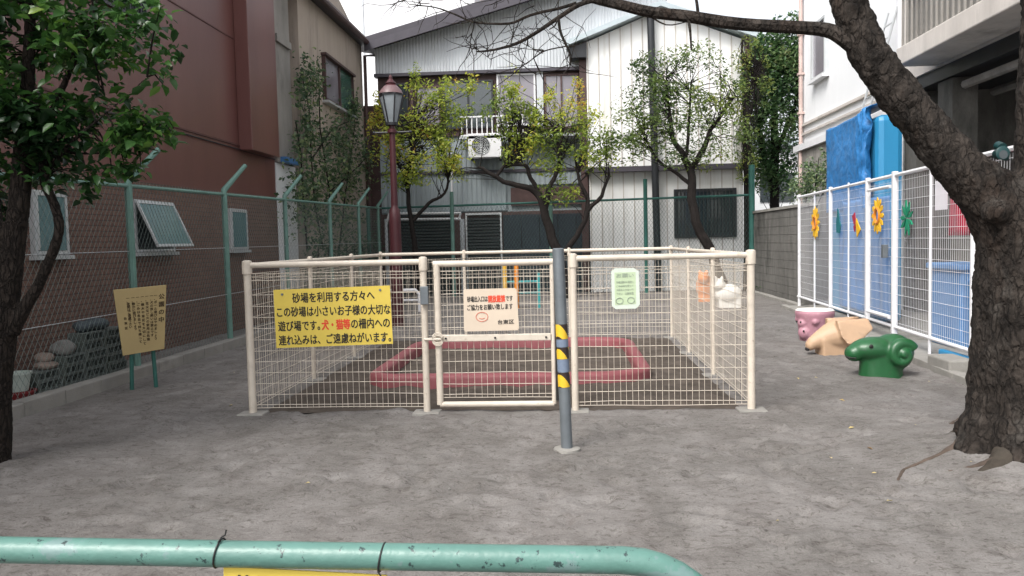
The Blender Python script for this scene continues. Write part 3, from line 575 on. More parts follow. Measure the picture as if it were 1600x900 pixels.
q.box(5.58, 5.645, 5.25, 13.7, 5.75, 5.8); q.box(5.59, 5.635, 5.25, 13.7, 5.35, 5.38); q.build('balcony_bars', 'dark_wood' if False else 'rust_pipe' if False else 'concrete', cb)
MB().box(5.7, 5.73, 5.25, 13.65, 4.6, 5.7).build('balcony_panel', 'pale_concrete', cb)
MB().box(6.12, 6.197, 8.0, 11.5, 4.7, 6.9).build('window', 'pane_dark', cb)
q = MB(); q.box(6.1, 6.197, 15.02, 15.12, 2, 14); q.build('drainpipe', 'white_metal', cb)

# ================================================================== CHAIN LINK FENCES
def chain(mb, A, B, z0, zA, zB, pitch=.08, r=.0021):
    A = Vector((A[0], A[1], 0)); B = Vector((B[0], B[1], 0)); d = B-A; L = d.length; d.normalize(); n = Vector((-d.y, d.x, 0))
    top = lambda s: zA+(zB-zA)*s/L
    for sg in (1, -1):
        k = -int(3/pitch)
        while k*pitch < L+3:
            s0 = k*pitch; pts = []
            # line from (s0, z0) climbing at 60 degrees
            sl = .62*sg; zt = max(zA, zB); s1 = s0+sl*(zt-z0)
            ta, tb = 0., 1.
            if s1 != s0:
                u0, u1 = sorted(((0-s0)/(s1-s0), (L-s0)/(s1-s0))); ta, tb = max(ta, u0), min(tb, u1)
            if tb > ta+.01:
                P = [A+d*(s0+(s1-s0)*t)+n*(.003*sg)+Vector((0, 0, z0+(zt-z0)*t)) for t in (ta, tb)]
                for p in P: p.z = min(p.z, top((p-A).dot(d)))
                mb.wire(P[0], P[1], r, 3)
            k += 1
    return mb
cf = thing('chain_link_fence', 'mint green chain link fence with bent post tops running along the red brick building', 'fence', (-5.1, 12, 0), 'chain link fences')
chain(MB(), (-5.1, 2.0), (-5.1, 21.7), .1, 2.22, 2.48).build('wire_mesh', 'wire_green', cf, fix=False)
zf = lambda y: 2.25+(y-8.97)*.0195
MB().tube([(-5.1, 2, zf(2)), (-5.1, 21.7, zf(21.7))], .024, 8).build('top_rail', 'fence_green', cf)
q = MB()
for z in (.75, 1.45): q.tube([(-5.1, 2, z), (-5.1, 21.7, z+.1)], .004, 4)
q.build('tension_wire', 'alu', cf)
for i, y in enumerate((3.7, 6.35, 8.97, 11.58, 14.15, 16.9, 19.3, 21.35)):
    r = .045 if y < 13 else .042
    q = MB(); q.tube([(-5.1, y, -.1), (-5.1, y, zf(y)), (-5.1, y, zf(y)+.06), (-5.0, y+.18, zf(y)+.26), (-4.9, y+.36, zf(y)+.46)], [r, r, r, r*.8, r*.75], 8)
    q.build('post', 'fence_green', cf)
bf_ = thing('chain_link_fence', 'dark green chain link fence across the back in front of the houses', 'fence', (0, 21.75, 0), 'chain link fences')
chain(MB(), (-5.1, 21.75), (5.0, 21.75), .05, 2.5, 2.6, .09, .003).build('wire_mesh', 'wire_dark', bf_, fix=False)
MB().tube([(-5.1, 21.75, 2.5), (5.0, 21.75, 2.6)], .03, 8).build('top_rail', 'fence_green_dark', bf_)
for px, h in ((576, 2.5), (707, 2.9), (861, 2.6), (1009, 3.1), (1175, 3.4)):
    x = PY(px, 360, 21.7).x; MB().tube([(x, 21.7, -.1), (x, 21.7, h)], .055 if px < 1100 else .08, 8).build('post', 'fence_green_dark' if px not in (707, 861) else 'fence_green', bf_)
hd = MB(); 

# ================================================================== WHITE MESH FENCE ON THE RIGHT
FA, FB = (FR(16.55), 16.55), (FR(4.3), 4.3)
wf_ = thing('mesh_fence', 'tall white welded mesh fence with a gate along the right edge', 'fence', (FR(11), 11, 0))
fd = (Vector((FB[0], FB[1], 0))-Vector((FA[0], FA[1], 0))); FL = fd.length; fd.normalize()
def fpt(px): p = PL(px, 400, FA, FB); return (p-Vector((FA[0], FA[1], p.z))).dot(fd)
def fP(s, z, off=0): return Vector((FA[0]+fd.x*s, FA[1]+fd.y*s, z))+Vector((-fd.y, fd.x, 0))*off
ztopR = 2.26; zbotR = .24
q = MB(); s = .03
while s < FL: q.wire(fP(s, zbotR, .012), fP(s, ztopR-.04, .012), .0017); s += .055
z = zbotR+.06
while z < ztopR: q.wire(fP(0, z, .006), fP(FL, z, .006), .0024); z += .125
q.build('wire_mesh', 'white_metal', wf_, fix=False)
q = MB(); q.tube([fP(0, ztopR), fP(FL, ztopR)], .026, 8); q.build('top_rail', 'white_metal', wf_); MB().tube([fP(0, zbotR), fP(FL, zbotR)], .024, 8).build('bottom_rail', 'white_metal', wf_)
for px, wd in ((1249, .04), (1273, .022), (1298, .045), (1326, .02), (1356, .05), (1398, .055), (1454, .024), (1520, .03)):
    s = fpt(px); q = MB(); q.obox(fP(s, (ztopR+.05)/2, -.003), fd*wd*.62, Vector((-fd.y, fd.x, 0))*wd*.62, (0, 0, (ztopR+.05)/2)); q.build('post', 'white_metal', wf_, bevel=.006)
s = fpt(1394); q = MB(); q.obox(fP(s-.12, 1.25, -.06), fd*.05, Vector((-fd.y, fd.x, 0))*.03, (0, 0, .09)); q.build('latch', 'galv', wf_, bevel=.006)
s0, s1 = fpt(1360), fpt(1394); q = MB(); q.tube([fP(s0, 2.12, -.03), fP(s1, 2.12, -.03)], .024, 8); q.build('gate_rail', 'white_metal', wf_); MB().tube([fP(s0, .36, -.03), fP(s1, .36, -.03)], .03, 8).build('gate_rail', 'white_metal', wf_)
# felt decorations tied to it
def deco(name, label, px, py, r, mats, style):
    s = fpt(px); pz = PL(px, py, FA, FB).z; o = fP(s, pz, -.03); up = Vector((0, 0, 1)); nn = Vector((-fd.y, fd.x, 0))*-1
    th = thing(name, label, 'decoration', o, 'felt decorations on the white fence')
    P = lambda a, rr, k=0: o+fd*(rr*math.cos(a))+up*(rr*math.sin(a))+nn*k
    if style == 'flower':
        q = MB()
        for k in range(12): a = k*PI/6; q.prism([P(a-.2, r*.35), P(a-.16, r*.85), P(a, r), P(a+.16, r*.85), P(a+.2, r*.35)], nn*.012)
        q.build('petals', mats[0], th); MB().tube([P(t*PI/12, r*.4, .012) for t in range(25)], .022, 6, cap=False).build('ring', mats[1], th)
    elif style == 'leafy':
        q = MB()
        for k in range(9): a = k*2*PI/9+.3; q.prism([P(a, .02), P(a-.22, r*.6), P(a+random.uniform(-.1, .1), r), P(a+.22, r*.6)], nn*(.01+.004*(k % 3)))
        q.build('leaves', mats[0], th)
    elif style == 'bird':
        q = MB(); q.prism([P(1.7, r), P(2.2, r*.5), P(3.3, r*.45), P(4.3, r*.9), P(5.2, r), P(5.9, r*.8), P(.3, r*.4), P(1.2, r*.6)], nn*.012); q.build('body', mats[0], th)
    else:
        q = MB(); q.prism([P(1.9, r*.9), P(2.6, r*1.1), P(3.3, r*.5), P(0, .01)], nn*.012).prism([P(3.5, r*.6), P(4.3, r*.7), P(0, .01)], nn*.014); q.build('left_wing' if False else 'wing', mats[0], th)
        q = MB(); q.prism([P(1.2, r*.4), P(0.1, r*.5), P(5.9, r*1.3), P(5.0, r*1.1), P(0, .01)], nn*.013); q.build('wing', mats[1], th)
deco('felt_flower', 'yellow felt flower on the first panel beside the block wall', 1277, 348, .30, ('felt_yellow', 'play_orange'), 'flower')
deco('felt_bird', 'dark teal felt bird shape on the white fence', 1313, 346, .22, ('felt_teal',), 'bird')
deco('felt_butterfly', 'navy red and yellow felt butterfly on the white fence', 1341, 349, .2, ('felt_red', 'felt_yellow'), 'fly')
deco('felt_flower', 'big yellow felt flower on the narrow gate panel', 1375, 337, .26, ('felt_yellow', 'play_orange'), 'flower')
deco('felt_leaf', 'bright green felt leaf star on the white fence right of the gate', 1421, 341, .23, ('felt_green',), 'leafy')
# tank, tarp, sheet, bins, cloth behind the fence
XT = 4.97
tk = MB(); tk.box(XT, XT+.42, 13.0, 15.2, .05, 3.38)
tag(tk.build('storage_tank', 'tank_blue', loc=(XT, 14.1, .05), bevel=.1), 'bright cyan blue tank with rounded top edge behind the white fence', 'tank')
def cloth(mb, fn, nu, nv):
    mb.add([fn(i/(nu-1), j/(nv-1)) for j in range(nv) for i in range(nu)], [(j*nu+i, j*nu+i+1, (j+1)*nu+i+1, (j+1)*nu+i) for j in range(nv-1) for i in range(nu-1)], True); return mb
def tarp(u, v):
    y = 15.3-u*2.27; z = 1.9+v*1.68+.05*noise.noise(Vector((u*3, 0, 7)))*v+(.05*u*v)
    k = max(0, (u-.62)/.38)
    x = XT-.05-.03*noise.noise(Vector((u*4, v*3, 1)))-k*.07*(1+math.sin(u*70+3*noise.noise(Vector((u*3, v*6, 2)))))-.05*k*noise.noise(Vector((u*9, v*9, 4)))
    if v > .93: x += (v-.93)*7
    return (x, y, z)
tp = cloth(MB(), tarp, 70, 50)
o = tp.build('tarpaulin', 'blue_tarp', loc=(XT, 14.2, 1.9), fix=False); md = o.modifiers.new('thick', 'SOLIDIFY'); md.thickness = .008
tag(o, 'crumpled royal blue tarpaulin draped over the tank behind the fence', 'tarp')
def sheet(u, v):
    y = 14.6-u*2.6; return (FR(y)+.3+.03*noise.noise(Vector((u*6, v*4, 9)))+.02*math.sin(u*40), y, .2+v*1.85+.05*noise.noise(Vector((u*4, 2, 2))))
o = cloth(MB(), sheet, 60, 40).build('plastic_sheet', 'sheet_blue', loc=(4.9, 13, .2), fix=False); md = o.modifiers.new('thick', 'SOLIDIFY'); md.thickness = .008
tag(o, 'pale blue plastic sheet hanging right behind the white mesh fence', 'sheet')
def bin_(y, x, w_, h, label, mat):
    b = thing('plastic_bin', label, 'bin', (x, y, .05), 'blue bins behind the white fence')
    q = MB(); q.prism([(x+.03, y-w_/2+.03, .05), (x+.47, y-w_/2+.03, .05), (x+.47, y+w_/2-.03, .05), (x+.03, y+w_/2-.03, .05)], (0, 0, h-.05)); q.build('body', mat, b, bevel=.03)
    MB().box(x-.02, x+.52, y-w_/2-.02, y+w_/2+.02, h+.002, h+.08).build('lid', mat, b, bevel=.02)
bin_(10.3, 4.75, .85, 1.02, 'tall pale blue bin with a lid behind the fence beside the gate', 'bin_blue')
bin_(9.25, 4.75, .8, .85, 'lower blue bin with a lid behind the fence near the cherry trunk', 'sheet_blue')
bin_(8.3, 4.72, .8, .8, 'darker blue bin half hidden by the cherry trunk', 'bin_blue')
a, b = PL(1458, 318, FA, FB), PL(1505, 372, FA, FB)
q = MB(); xx = FR(9.2)+.3
cl = cloth(MB(), lambda u, v: (FR(9.9-u*1.6)+.3+.03*math.sin(u*25+v), 9.9-u*1.6, 1.45+v*.62), 40, 8)
o = cl.build('red_cloth', 'red_cloth', loc=(4.6, 9.2, 1.45), fix=False); o.modifiers.new('thick', 'SOLIDIFY').thickness = .006
tag(o, 'crimson cloth hanging behind the white fence beside the cherry trunk', 'cloth')
q = MB(); q.obox(fP(fpt(1464), 1.92, .04), fd*.17, Vector((-fd.y, fd.x, 0))*.004, (0, 0, .17)); tag(q.build('paper_notice', 'paper', loc=fP(fpt(1464), 1.92, .04)), 'blank white paper notice hung on the white fence above the red cloth', 'notice')
q = MB(); q.box(FR(9)-.02, FR(9)+.05, 8.2, 9.3, .06, .16); tag(q.build('blue_pad', 'tank_blue', loc=(FR(9), 8.7, .06), bevel=.02), 'blue foam strip lying under the bottom rail of the white fence', 'pad')
q = MB(); q.box(3.92, 4.2, 8.35, 8.85, -.05, .17); tag(q.build('concrete_step', 'pale_concrete', loc=(4.05, 8.6, 0), bevel=.02), 'small pale concrete block on the kerb left of the cherry trunk', 'concrete block')

# ================================================================== SANDBOX ENCLOSURE
X0, X1, Y0, Y1 = -2.84, 1.575, 6.86, 11.96; ZT = 1.35
cg = thing('sandbox_fence', 'beige painted mesh enclosure with a front gate around the sandbox', 'fence', (-.6, 9.4, 0))
def panel(A, B, z0=.05, z1=1.26, dv=.052, dh=.1, r=.0022, off=0):
    mb = MB(); A = Vector((A[0], A[1], 0)); B = Vector((B[0], B[1], 0)); d = B-A; L = d.length; d.normalize(); n = Vector((-d.y, d.x, 0)); k = max(2, round(L/dv))
    for i in range(1, k): p = A+d*(L*i/k); mb.wire(p+d*random.gauss(0, .002)+Vector((0, 0, z0)), p+d*random.gauss(0, .002)+Vector((0, 0, z1)), r*.9)
    zs_ = [z0, z0+.03, z1, z1-.06]; z = z0+.12
    while z < z1-.1: zs_.append(z); z += dh
    for z in zs_:
        sg = random.gauss(0, .004); mb.tube([A.lerp(B, t/5)+Vector((0, 0, z+sg*math.sin(t*PI/5)+random.gauss(0, .0018)))+n*(.005+random.gauss(0, .003)) for t in range(6)], r*1.25, 4, False, False)
    # folded stiffening crease near the top and bottom
    for z in (z1-.03,): mb.wire(A+Vector((0, 0, z))+n*.03, B+Vector((0, 0, z))+n*.03, r*1.3)
    return mb
def cpost(x, y, h=ZT, r=.034, name='post'):
    q = MB(); q.lathe([(r, -.05), (r, h-.09), (r*1.3, h-.088), (r*1.3, h+.012), (r*1.2, h+.026), (r*.6, h+.034)], (x, y, 0), 14)
    q.build(name, 'cage_paint', cg)
    MB().box(x-.12, x+.12, y-.09, y+.09, -.08, .012).build('footing', 'pale_concrete', cg, bevel=.01)
def rail(A, B, z, r=.026): MB().tube([(A[0], A[1], z), (B[0], B[1], z)], r, 10).build('top_rail', 'cage_paint', cg)
gx0, gx1, gx2, gx3 = PY(664, 520, Y0).x, PY(685, 520, Y0).x, PY(864, 520, Y0).x, PY(897, 520, Y0).x
for (x, y) in ((X0, Y0), (gx0, Y0), (gx3, Y0), (X1, Y0), (X0, 8.6), (X0, 10.3), (X0, Y1), (X1, 8.6), (X1, 10.3), (X1, Y1), (-1.55, Y1), (.05, Y1)): cpost(x, y, r=.034 if (x in (X0, X1) and y == Y0) else .03 if y == Y0 else .022)
rail((X0, Y0), (gx0, Y0), ZT-.012); rail((gx3, Y0), (X1, Y0), ZT-.012)
rail((X0, Y0), (X0, Y1), ZT-.015, .024); rail((X1, Y0), (X1, Y1), ZT-.015, .024); rail((X0, Y1), (X1, Y1), ZT-.012)
for A, B in (((X0+.03, Y0), (gx0-.03, Y0)), ((gx3+.03, Y0), (X1-.03, Y0)), ((X0+.03, Y1), (-1.58, Y1)), ((-1.52, Y1), (.02, Y1)), ((.08, Y1), (X1-.03, Y1))): panel(A, B).build('mesh_panel', 'cage_paint', cg, fix=False)
for X in (X0, X1):
    for a, b in ((Y0+.03, 8.57), (8.63, 10.27), (10.33, Y1-.03)): panel((X, a), (X, b)).build('mesh_panel', 'cage_paint', cg, fix=False)
# gate with its own frame, mesh, middle rail and latch
gt_ = MB(); zb_, zt_g = .07, 1.315
gt_.tube([(gx1, Y0, zb_), (gx1, Y0, zt_g)], .03, 12).tube([(gx2, Y0, zb_), (gx2, Y0, zt_g)], .02, 10).tube([(gx1-.03, Y0, zt_g), (gx2+.02, Y0, zt_g)], .028, 12).tube([(gx1, Y0, zb_), (gx2, Y0, zb_)], .026, 12)
gate = gt_.build('gate', 'cage_paint', cg)
panel((gx1+.03, Y0), (gx2-.02, Y0), .13, 1.25, .056, .1).build('mesh_panel', 'cage_paint', gate, fix=False)
zm_ = PY(775, 527, Y0).z; q = MB(); q.box(gx1+.028, gx2-.018, Y0-.03, Y0+.005, zm_-.03, zm_+.03); q.build('middle_rail', 'cage_paint', gate, bevel=.006)
q = MB()
for x in (gx1+.07, (gx1+gx2)/2, gx2-.06): q.tube([(x, Y0-.042, zm_), (x, Y0-.03, zm_)], .009, 8)
q.build('bolt', 'black_rubber', gate)
q = MB(); cx, cz = gx1, zm_-.005
for dz in (0, -.02, .02): q.tube([(cx+.045*math.cos(t*PI/10), Y0-.045, cz+dz*.6+.045*math.sin(t*PI/10)) for t in range(21)], .006, 6, cap=False)
q.tube([(gx0, Y0-.035, cz), (cx+.03, Y0-.045, cz)], .012, 8); q.build('latch', 'cage_paint', gate)
MB().box(gx2+.021, gx2+.045, Y0-.02, Y0+.02, .1, 1.26).build('rubber_strip', 'black_rubber', gate)
MB().box(gx0-.02, gx0+.05, Y0-.075, Y0-.034, PY(664, 475, Y0).z, PY(664, 447, Y0).z).build('lock_box', 'galv', cg, bevel=.005)
# grey bollard post with hazard tape
bp = G(886, 704); bo = thing('guard_post', 'slender grey steel post with yellow and black tape before the gate', 'post', bp)
tz = PY(872, 389, bp.y).z; top = Vector((PY(872, 389, bp.y).x, bp.y, tz))
ax = (top-bp)
MB().tube([bp-ax*.05, bp, top, top+ax*.004], [.041, .041, .041, .03], 18).build('pole', 'galv', bo)
for (ya_, yb_) in ((506, 529), (542, 560), (581, 604)):
    t0 = (PY(880, yb_, bp.y).z)/tz; t1 = (PY(880, ya_, bp.y).z)/tz; MB().tube([bp+ax*t0, bp+ax*t1], .0432, 18, cap=False).build('hazard_tape', 'hazard_tape', bo)
for (ya_, yb_) in ((529.6, 541.4), (560.6, 580.4)):
    t0 = (PY(880, yb_, bp.y).z)/tz; t1 = (PY(880, ya_, bp.y).z)/tz; MB().tube([bp+ax*t0, bp+ax*t1], .0425, 18, cap=False).build('sleeve', 'galv_blue', bo)
MB().lathe([(.10, -.03), (.095, .018), (.05, .024)], bp, 14).build('footing', 'pale_concrete', bo)
# signs on the enclosure
YS = Y0-.045
def plate(name, pts, Y, mat, label, cat, th=.006, bevel=.0):
    P = [PY(x, y, Y) for x, y in pts]; c = sum(P, Vector())/len(P); t = thing(name, label, cat, (c.x, Y, min(p.z for p in P)), 'notices on the sandbox fence')
    MB().prism(P, (0, th, 0)).build('panel', mat, t, bevel=bevel); return t
def line(mb, body, p0, p1, Y, h, bold=.02):     # text from pixel p0 to pixel p1 (baseline ends), glyph height in px
    a, b = PY(*p0, Y), PY(*p1, Y); xd = (b-a); L = xd.length; xd.normalize(); yd = Vector((-xd.z, 0, xd.x)); text_into(mb, body, a, xd, yd, L, h*Y/FPX, bold*1.6)
yg = plate('yellow_notice', ((427, 453), (609, 446), (614, 537), (432, 544)), YS, 'yellow_sign', 'bright yellow notice with black and red Japanese lettering on the sandbox fence', 'sign')
q = MB(); Yt = YS-.002
line(q, '砂場を利用する方々へ', (457, 474), (585, 469), Yt, 16); line(q, 'この砂場は小さいお子様の大切な', (433, 496), (610, 491), Yt, 16)
line(q, '遊び場です。', (435, 518), (500, 516), Yt, 16); line(q, 'の柵内への', (549, 514), (609, 512), Yt, 16); line(q, '連れ込みは、ご遠慮ねがいます。', (436, 540), (611, 534), Yt, 16)
q.build('lettering', 'ink', yg); q = MB(); line(q, '犬・猫等', (503, 516), (547, 514.5), Yt, 16, .035); q.build('lettering', 'ink_red', yg)
q = MB()
for p in ((441, 460), (594, 453), (452, 537), (598, 531)): c = PY(*p, YS); q.tube([c+Vector((0, -.008, 0)), c], .011, 8)
q.build('screw', 'galv', yg)
cn = plate('cream_notice', ((724, 454), (726, 452), (804, 450), (807, 452), (811, 513), (809, 516), (727, 518), (725, 516)), YS, 'cream_sign', 'cream notice with black and red lettering and a red mark on the gate', 'sign')
q = MB(); line(q, '砂場出入口は', (730, 472.5), (762, 471.5), Yt, 9); line(q, 'です', (790, 470.5), (801, 470), Yt, 8); line(q, 'ご協力をお願い致します', (730, 485.5), (801, 483), Yt, 9); line(q, '台東区', (778, 507), (803, 506), Yt, 7); q.build('lettering', 'ink', cn)
q = MB(); line(q, '開放厳禁', (763, 473), (789, 472), Yt, 11, .03); q.build('lettering', 'ink_red', cn)
q = MB(); c = PY(753, 495, Yt)
q.tube([c+Vector((.052*math.cos(t*PI/14), 0, .04*math.sin(t*PI/14))) for t in range(29)], .0035, 5, cap=False).tube([c+Vector((-.025, 0, -.012)), c+Vector((0, 0, -.018)), c+Vector((.025, 0, -.012))], .003, 5); q.build('red_mark', 'ink_pale_red', cn)
gn = plate('pale_green_notice', ((955, 424), (961, 419), (991, 419), (998, 424), (1000, 476), (994, 482), (962, 483), (956, 478)), YS, 'sign_rim', 'small faded pale green notice with rounded corners on the right panel', 'sign')
MB().prism([PY(x, y, YS-.001) for x, y in ((960, 426), (993, 425), (994, 475), (961, 477))], (0, .0008, 0)).build('face', 'pale_green_sign', gn)
q = MB(); line(q, 'お願い', (963, 434), (990, 433), YS-.003, 6)
for k in range(4): line(q, ('砂場は静かに使用し', 'ごみは持ち帰って', '犬猫を入れないで', '下さい　公園管理')[k], (963, 443+k*6), (990, 442+k*6), YS-.003, 3.6, .01)
q.build('lettering', 'ink_faint', gn); q = MB()
for cx_, cy_ in ((968, 470), (986, 469)): c = PY(cx_, cy_, YS-.003); q.tube([c+Vector((.03*math.cos(t*PI/8), 0, .025*math.sin(t*PI/8))) for t in range(17)], .004, 5, cap=False)
q.build('drawing', 'ink_faint', gn)
# pink sandbox frame
sbx = MB(); xa_, xb_, ya_, yb_ = -2.04, .81, 8.0, 10.88; rc = .42; pth = []
for (cx, cy, a0) in ((xb_-rc, yb_-rc, 0), (xa_+rc, yb_-rc, PI/2), (xa_+.26, ya_+.26, PI), (xb_-.55, ya_+.42, 1.5*PI)):
    r, r2 = (rc, rc) if cy > 9 else ((.26, .26) if cx < -1 else (.55, .42))
    for k in range(7): a = a0+k*PI/12; pth.append((cx+r*math.cos(a), cy+r2*math.sin(a)))
n = len(pth); vs = []; prof = [(.075, -.05), (.075, .11), (.06, .14), (.025, .155), (-.025, .155), (-.06, .14), (-.075, .11), (-.075, -.05)]
for i in range(n):
    p = Vector((*pth[i], 0)); t = (Vector((*pth[(i+1) % n], 0))-Vector((*pth[i-1], 0))).normalized(); nn = Vector((t.y, -t.x, 0))
    vs += [p+nn*a+Vector((0, 0, z)) for a, z in prof]
sbx.add(vs, [(i*8+j, i*8+j+1, ((i+1) % n)*8+j+1, ((i+1) % n)*8+j) for i in range(n) for j in range(7)], True)
tag(sbx.build('sandbox_border', 'pink_rubber', loc=(-.55, 9.3, 0)), 'faded pink rounded border of the sandbox lying inside the mesh enclosure', 'sandbox')

# ================================================================== ANIMAL STOOLS
def ellip(mb, c, r, n=20, m=12):
    c = Vector(c); mb.add([c+Vector((r[0]*math.sin(PI*(i+.02)/(m+.04))*math.cos(2*PI*j/n), r[1]*math.sin(PI*(i+.02)/(m+.04))*math.sin(2*PI*j/n), r[2]*math.cos(PI*(i+.02)/(m+.04)))) for i in range(m+1) for j in range(n)],
        [(i*n+j, i*n+(j+1) % n, (i+1)*n+(j+1) % n, (i+1)*n+j) for i in range(m) for j in range(n)]+[tuple(range(n))[::-1], tuple(m*n+j for j in range(n))], True); return mb
def place_local(mb, T): mb.v = [tuple(T @ Vector(p)) for p in mb.v]; return mb
# green ram: width ~.62, height ~.43
rp = G(1376, 586); q = MB()
q.lathe([(.235, -.05), (.225, .05), (.215, .2), (.2, .33)], (0, 0, 0), 20); q.v = [(p[0], p[1]*.7, p[2]) for p in q.v]; ellip(q, (-.06, 0, .28), (.27, .17, .13)); ellip(q, (-.28, 0, .24), (.1, .1, .09)); ellip(q, (.12, 0, .24), (.22, .18, .2)); ellip(q, (-.03, 0, .33), (.23, .15, .075))
for sd_ in (-1, 1):
    pts = []; rad = []
    for k in range(34): a = -PI*.5+k*.30; rr = .135-.0042*k; pts.append((.15+rr*math.cos(a+2.0), sd_*(.14+.0025*k), .235+rr*math.sin(a+2.0))); rad.append(.062-.0012*k)
    q.tube(pts, rad, 10)
body = organic(q, .013, 9)
def spin(mb, p, ang, sc=1): return place_local(mb, Matrix.Translation(p) @ Matrix.Rotation(ang, 4, 'Z') @ Matrix.Scale(sc, 4))
ram = thing('ram_stool', 'green ram shaped play stool with a curled horn on the sandy ground', 'play stool', rp, 'animal play stools')
spin(body, rp, .06).build('body', 'ram_green', ram)
q = MB()
for s_ in (-1, 1): ellip(q, (-.17, s_*.158, .33), (.022, .012, .02), 10, 6)
spin(q, rp, .06).build('eye', 'ink', ram)
q = MB(); q.tube([(-.385, -.05, .215), (-.37, -.075, .205), (-.3, -.1, .2)], .008, 6); spin(q, rp, .06).build('mouth', 'ink', ram)
# cream stool: big floppy ears, snout resting on the ground at the left
pp = G(1310, 553); q = MB()
q.tube([(-.36, 0, .13), (-.28, 0, .17), (-.12, 0, .22), (.08, 0, .24), (.26, 0, .22)], [.075, .1, .17, .215, .17], 16)
ellip(q, (.02, 0, .28), (.2, .19, .17)); q.box(-.25, .28, -.13, .13, -.05, .2); ellip(q, (-.36, 0, .12), (.06, .075, .07))
for s_ in (-1, 1): q.prism([(-.1, s_*.17, .44), (.31, s_*.15, .45), (.33, s_*.24, .33), (.14, s_*.27, .17), (.0, s_*.27, .15), (-.07, s_*.25, .24)], (0, -s_*.07, 0))
body = organic(q, .014, 7); pig = thing('elephant_stool', 'cream animal stool with floppy ears and lowered snout between the pink and green stools', 'play stool', pp, 'animal play stools')
spin(body, pp, .12, 1.0).build('body', 'animal_cream', pig)
q = MB(); ellip(q, (-.395, 0, .075), (.03, .045, .025), 10, 6); spin(q, pp, .12).build('nose', 'ink', pig)
# pink stool: flat wide top, animal face on the side
kp = G(1273, 531); q = MB(); q.lathe([(.20, -.05), (.215, .1), (.235, .25), (.265, .36), (.27, .40), (.25, .43), (.18, .44)], (0, 0, 0), 28)
ellip(q, (-.17, -.1, .12), (.09, .09, .1)); ellip(q, (-.19, -.09, .25), (.075, .08, .07)); ellip(q, (-.06, -.22, .28), (.05, .05, .05)); ellip(q, (-.22, .02, .3), (.05, .05, .05))
body = organic(q, .014, 2); pk = thing('monkey_stool', 'faded pink drum shaped animal stool with a worn white top by the white fence', 'play stool', kp, 'animal play stools')
spin(body, kp, 0, 1.0).build('body', 'animal_pink', pk)
q = MB(); q.lathe([(.0, .447), (.2, .447), (.24, .442), (.262, .425)], kp, 28, cap=False); q.build('top', 'animal_white', pk)
q = MB()
for p in ((-.235, -.14, .27), (-.262, -.04, .27), (-.21, -.19, .15)): ellip(q, p, (.014, .014, .016), 8, 5)
spin(q, kp, 0).build('eye', 'ink', pk)
# far stools seen through the enclosure
op = G(1101, 471); q = MB(); ellip(q, (0, 0, .35), (.2, .2, .3)); q.lathe([(.16, -.05), (.16, .3)], (0, 0, 0), 14); ellip(q, (-.05, -.15, .55), (.13, .14, .13)); ellip(q, (-.12, -.12, .68), (.05, .04, .06)); ellip(q, (.03, -.12, .68), (.05, .04, .06))
t = thing('orange_stool', 'orange animal play stool seen through the mesh at the back', 'play stool', op, 'animal play stools'); spin(organic(q, .02, 3), op, 0).build('body', 'animal_orange', t)
wp2 = G(1137, 480); q = MB(); ellip(q, (0, 0, .28), (.3, .2, .22)); ellip(q, (-.2, -.05, .48), (.15, .14, .14)); q.box(-.2, .25, -.13, .13, -.05, .25); ellip(q, (-.27, -.13, .6), (.04, .04, .08)); ellip(q, (-.14, -.13, .6), (.04, .04, .08))
t = thing('white_stool', 'white animal play stool seen through the mesh beside the orange one', 'play stool', wp2, 'animal play stools'); spin(organic(q, .02, 3), wp2, 0).build('body', 'animal_white', t)
# yellow play frame at the back
y_ = 17.5; fr_ = thing('play_frame', 'yellow and orange play frame with teal bars seen through the gate mesh', 'play equipment', (PY(798, 470, y_).x, y_, 0))
for px, mt in ((789, 'play_yellow'), (807, 'play_orange')): x = PY(px, 440, y_).x; MB().tube([(x, y_, -.05), (x, y_, PY(px, 413, y_).z)], .05, 10).build('post', mt, fr_)
xa_, xb_ = PY(789, 440, y_).x, PY(842, 440, y_).x; MB().tube([(xb_, y_, -.05), (xb_, y_, .8)], .03, 8).build('post', 'play_teal', fr_)
q = MB()
for z in (.35, .6): q.tube([(xa_, y_, z), (xb_, y_, z)], .022, 8)
q.build('bar', 'play_teal', fr_)
y_ = 17.2; fr_ = thing('low_barrier', 'white low pipe barrier seen through the sandbox mesh at the back', 'barrier', (PY(635, 470, y_).x, y_, 0)); x0, x1 = PY(604, 455, y_).x, PY(655, 455, y_).x
MB().tube([(x0, y_, -.05), (x0, y_, .38), (x0+.08, y_, .47), (x1-.08, y_, .47), (x1, y_, .38), (x1, y_, -.05)], .04, 8).build('pipe', 'white_metal', fr_); MB().tube([(x0, y_, .25), (x1, y_, .25)], .025, 8).build('bar', 'white_metal', fr_)

# ================================================================== LAMP POST
lp = thing('street_lamp', 'maroon park lamp post with an old style glass lantern', 'lamp post', (-3.04, 14, 0)); lx, ly = -3.04, 14
zz = PY(612, 205, 14).z
MB().lathe([(.105, -.05), (.105, 1.9), (.098, 2.1), (.062, 2.16), (.062, 2.2), (.052, zz-.05), (.085, zz-.03), (.085, zz+.02), (.055, zz+.04), (.05, zz+.14)], (lx, ly, 0), 18).build('pole', 'maroon', lp)
q = MB(); q.tube([(lx-.32, ly, zz-.02), (lx+.32, ly, zz-.02)], .016, 8); ellip(q, (lx-.33, ly, zz-.02), (.028, .028, .028), 8, 6); ellip(q, (lx+.33, ly, zz-.02), (.028, .028, .028), 8, 6); q.build('crossbar', 'black_metal', lp)
zl0_, zl1_ = zz+.15, zz+.62; gl = MB(); gl.lathe([(.095, zl0_), (.205, zl1_)], (lx, ly, 0), 6, False); lan = gl.build('lantern', 'lantern_glass', lp)
q = MB()
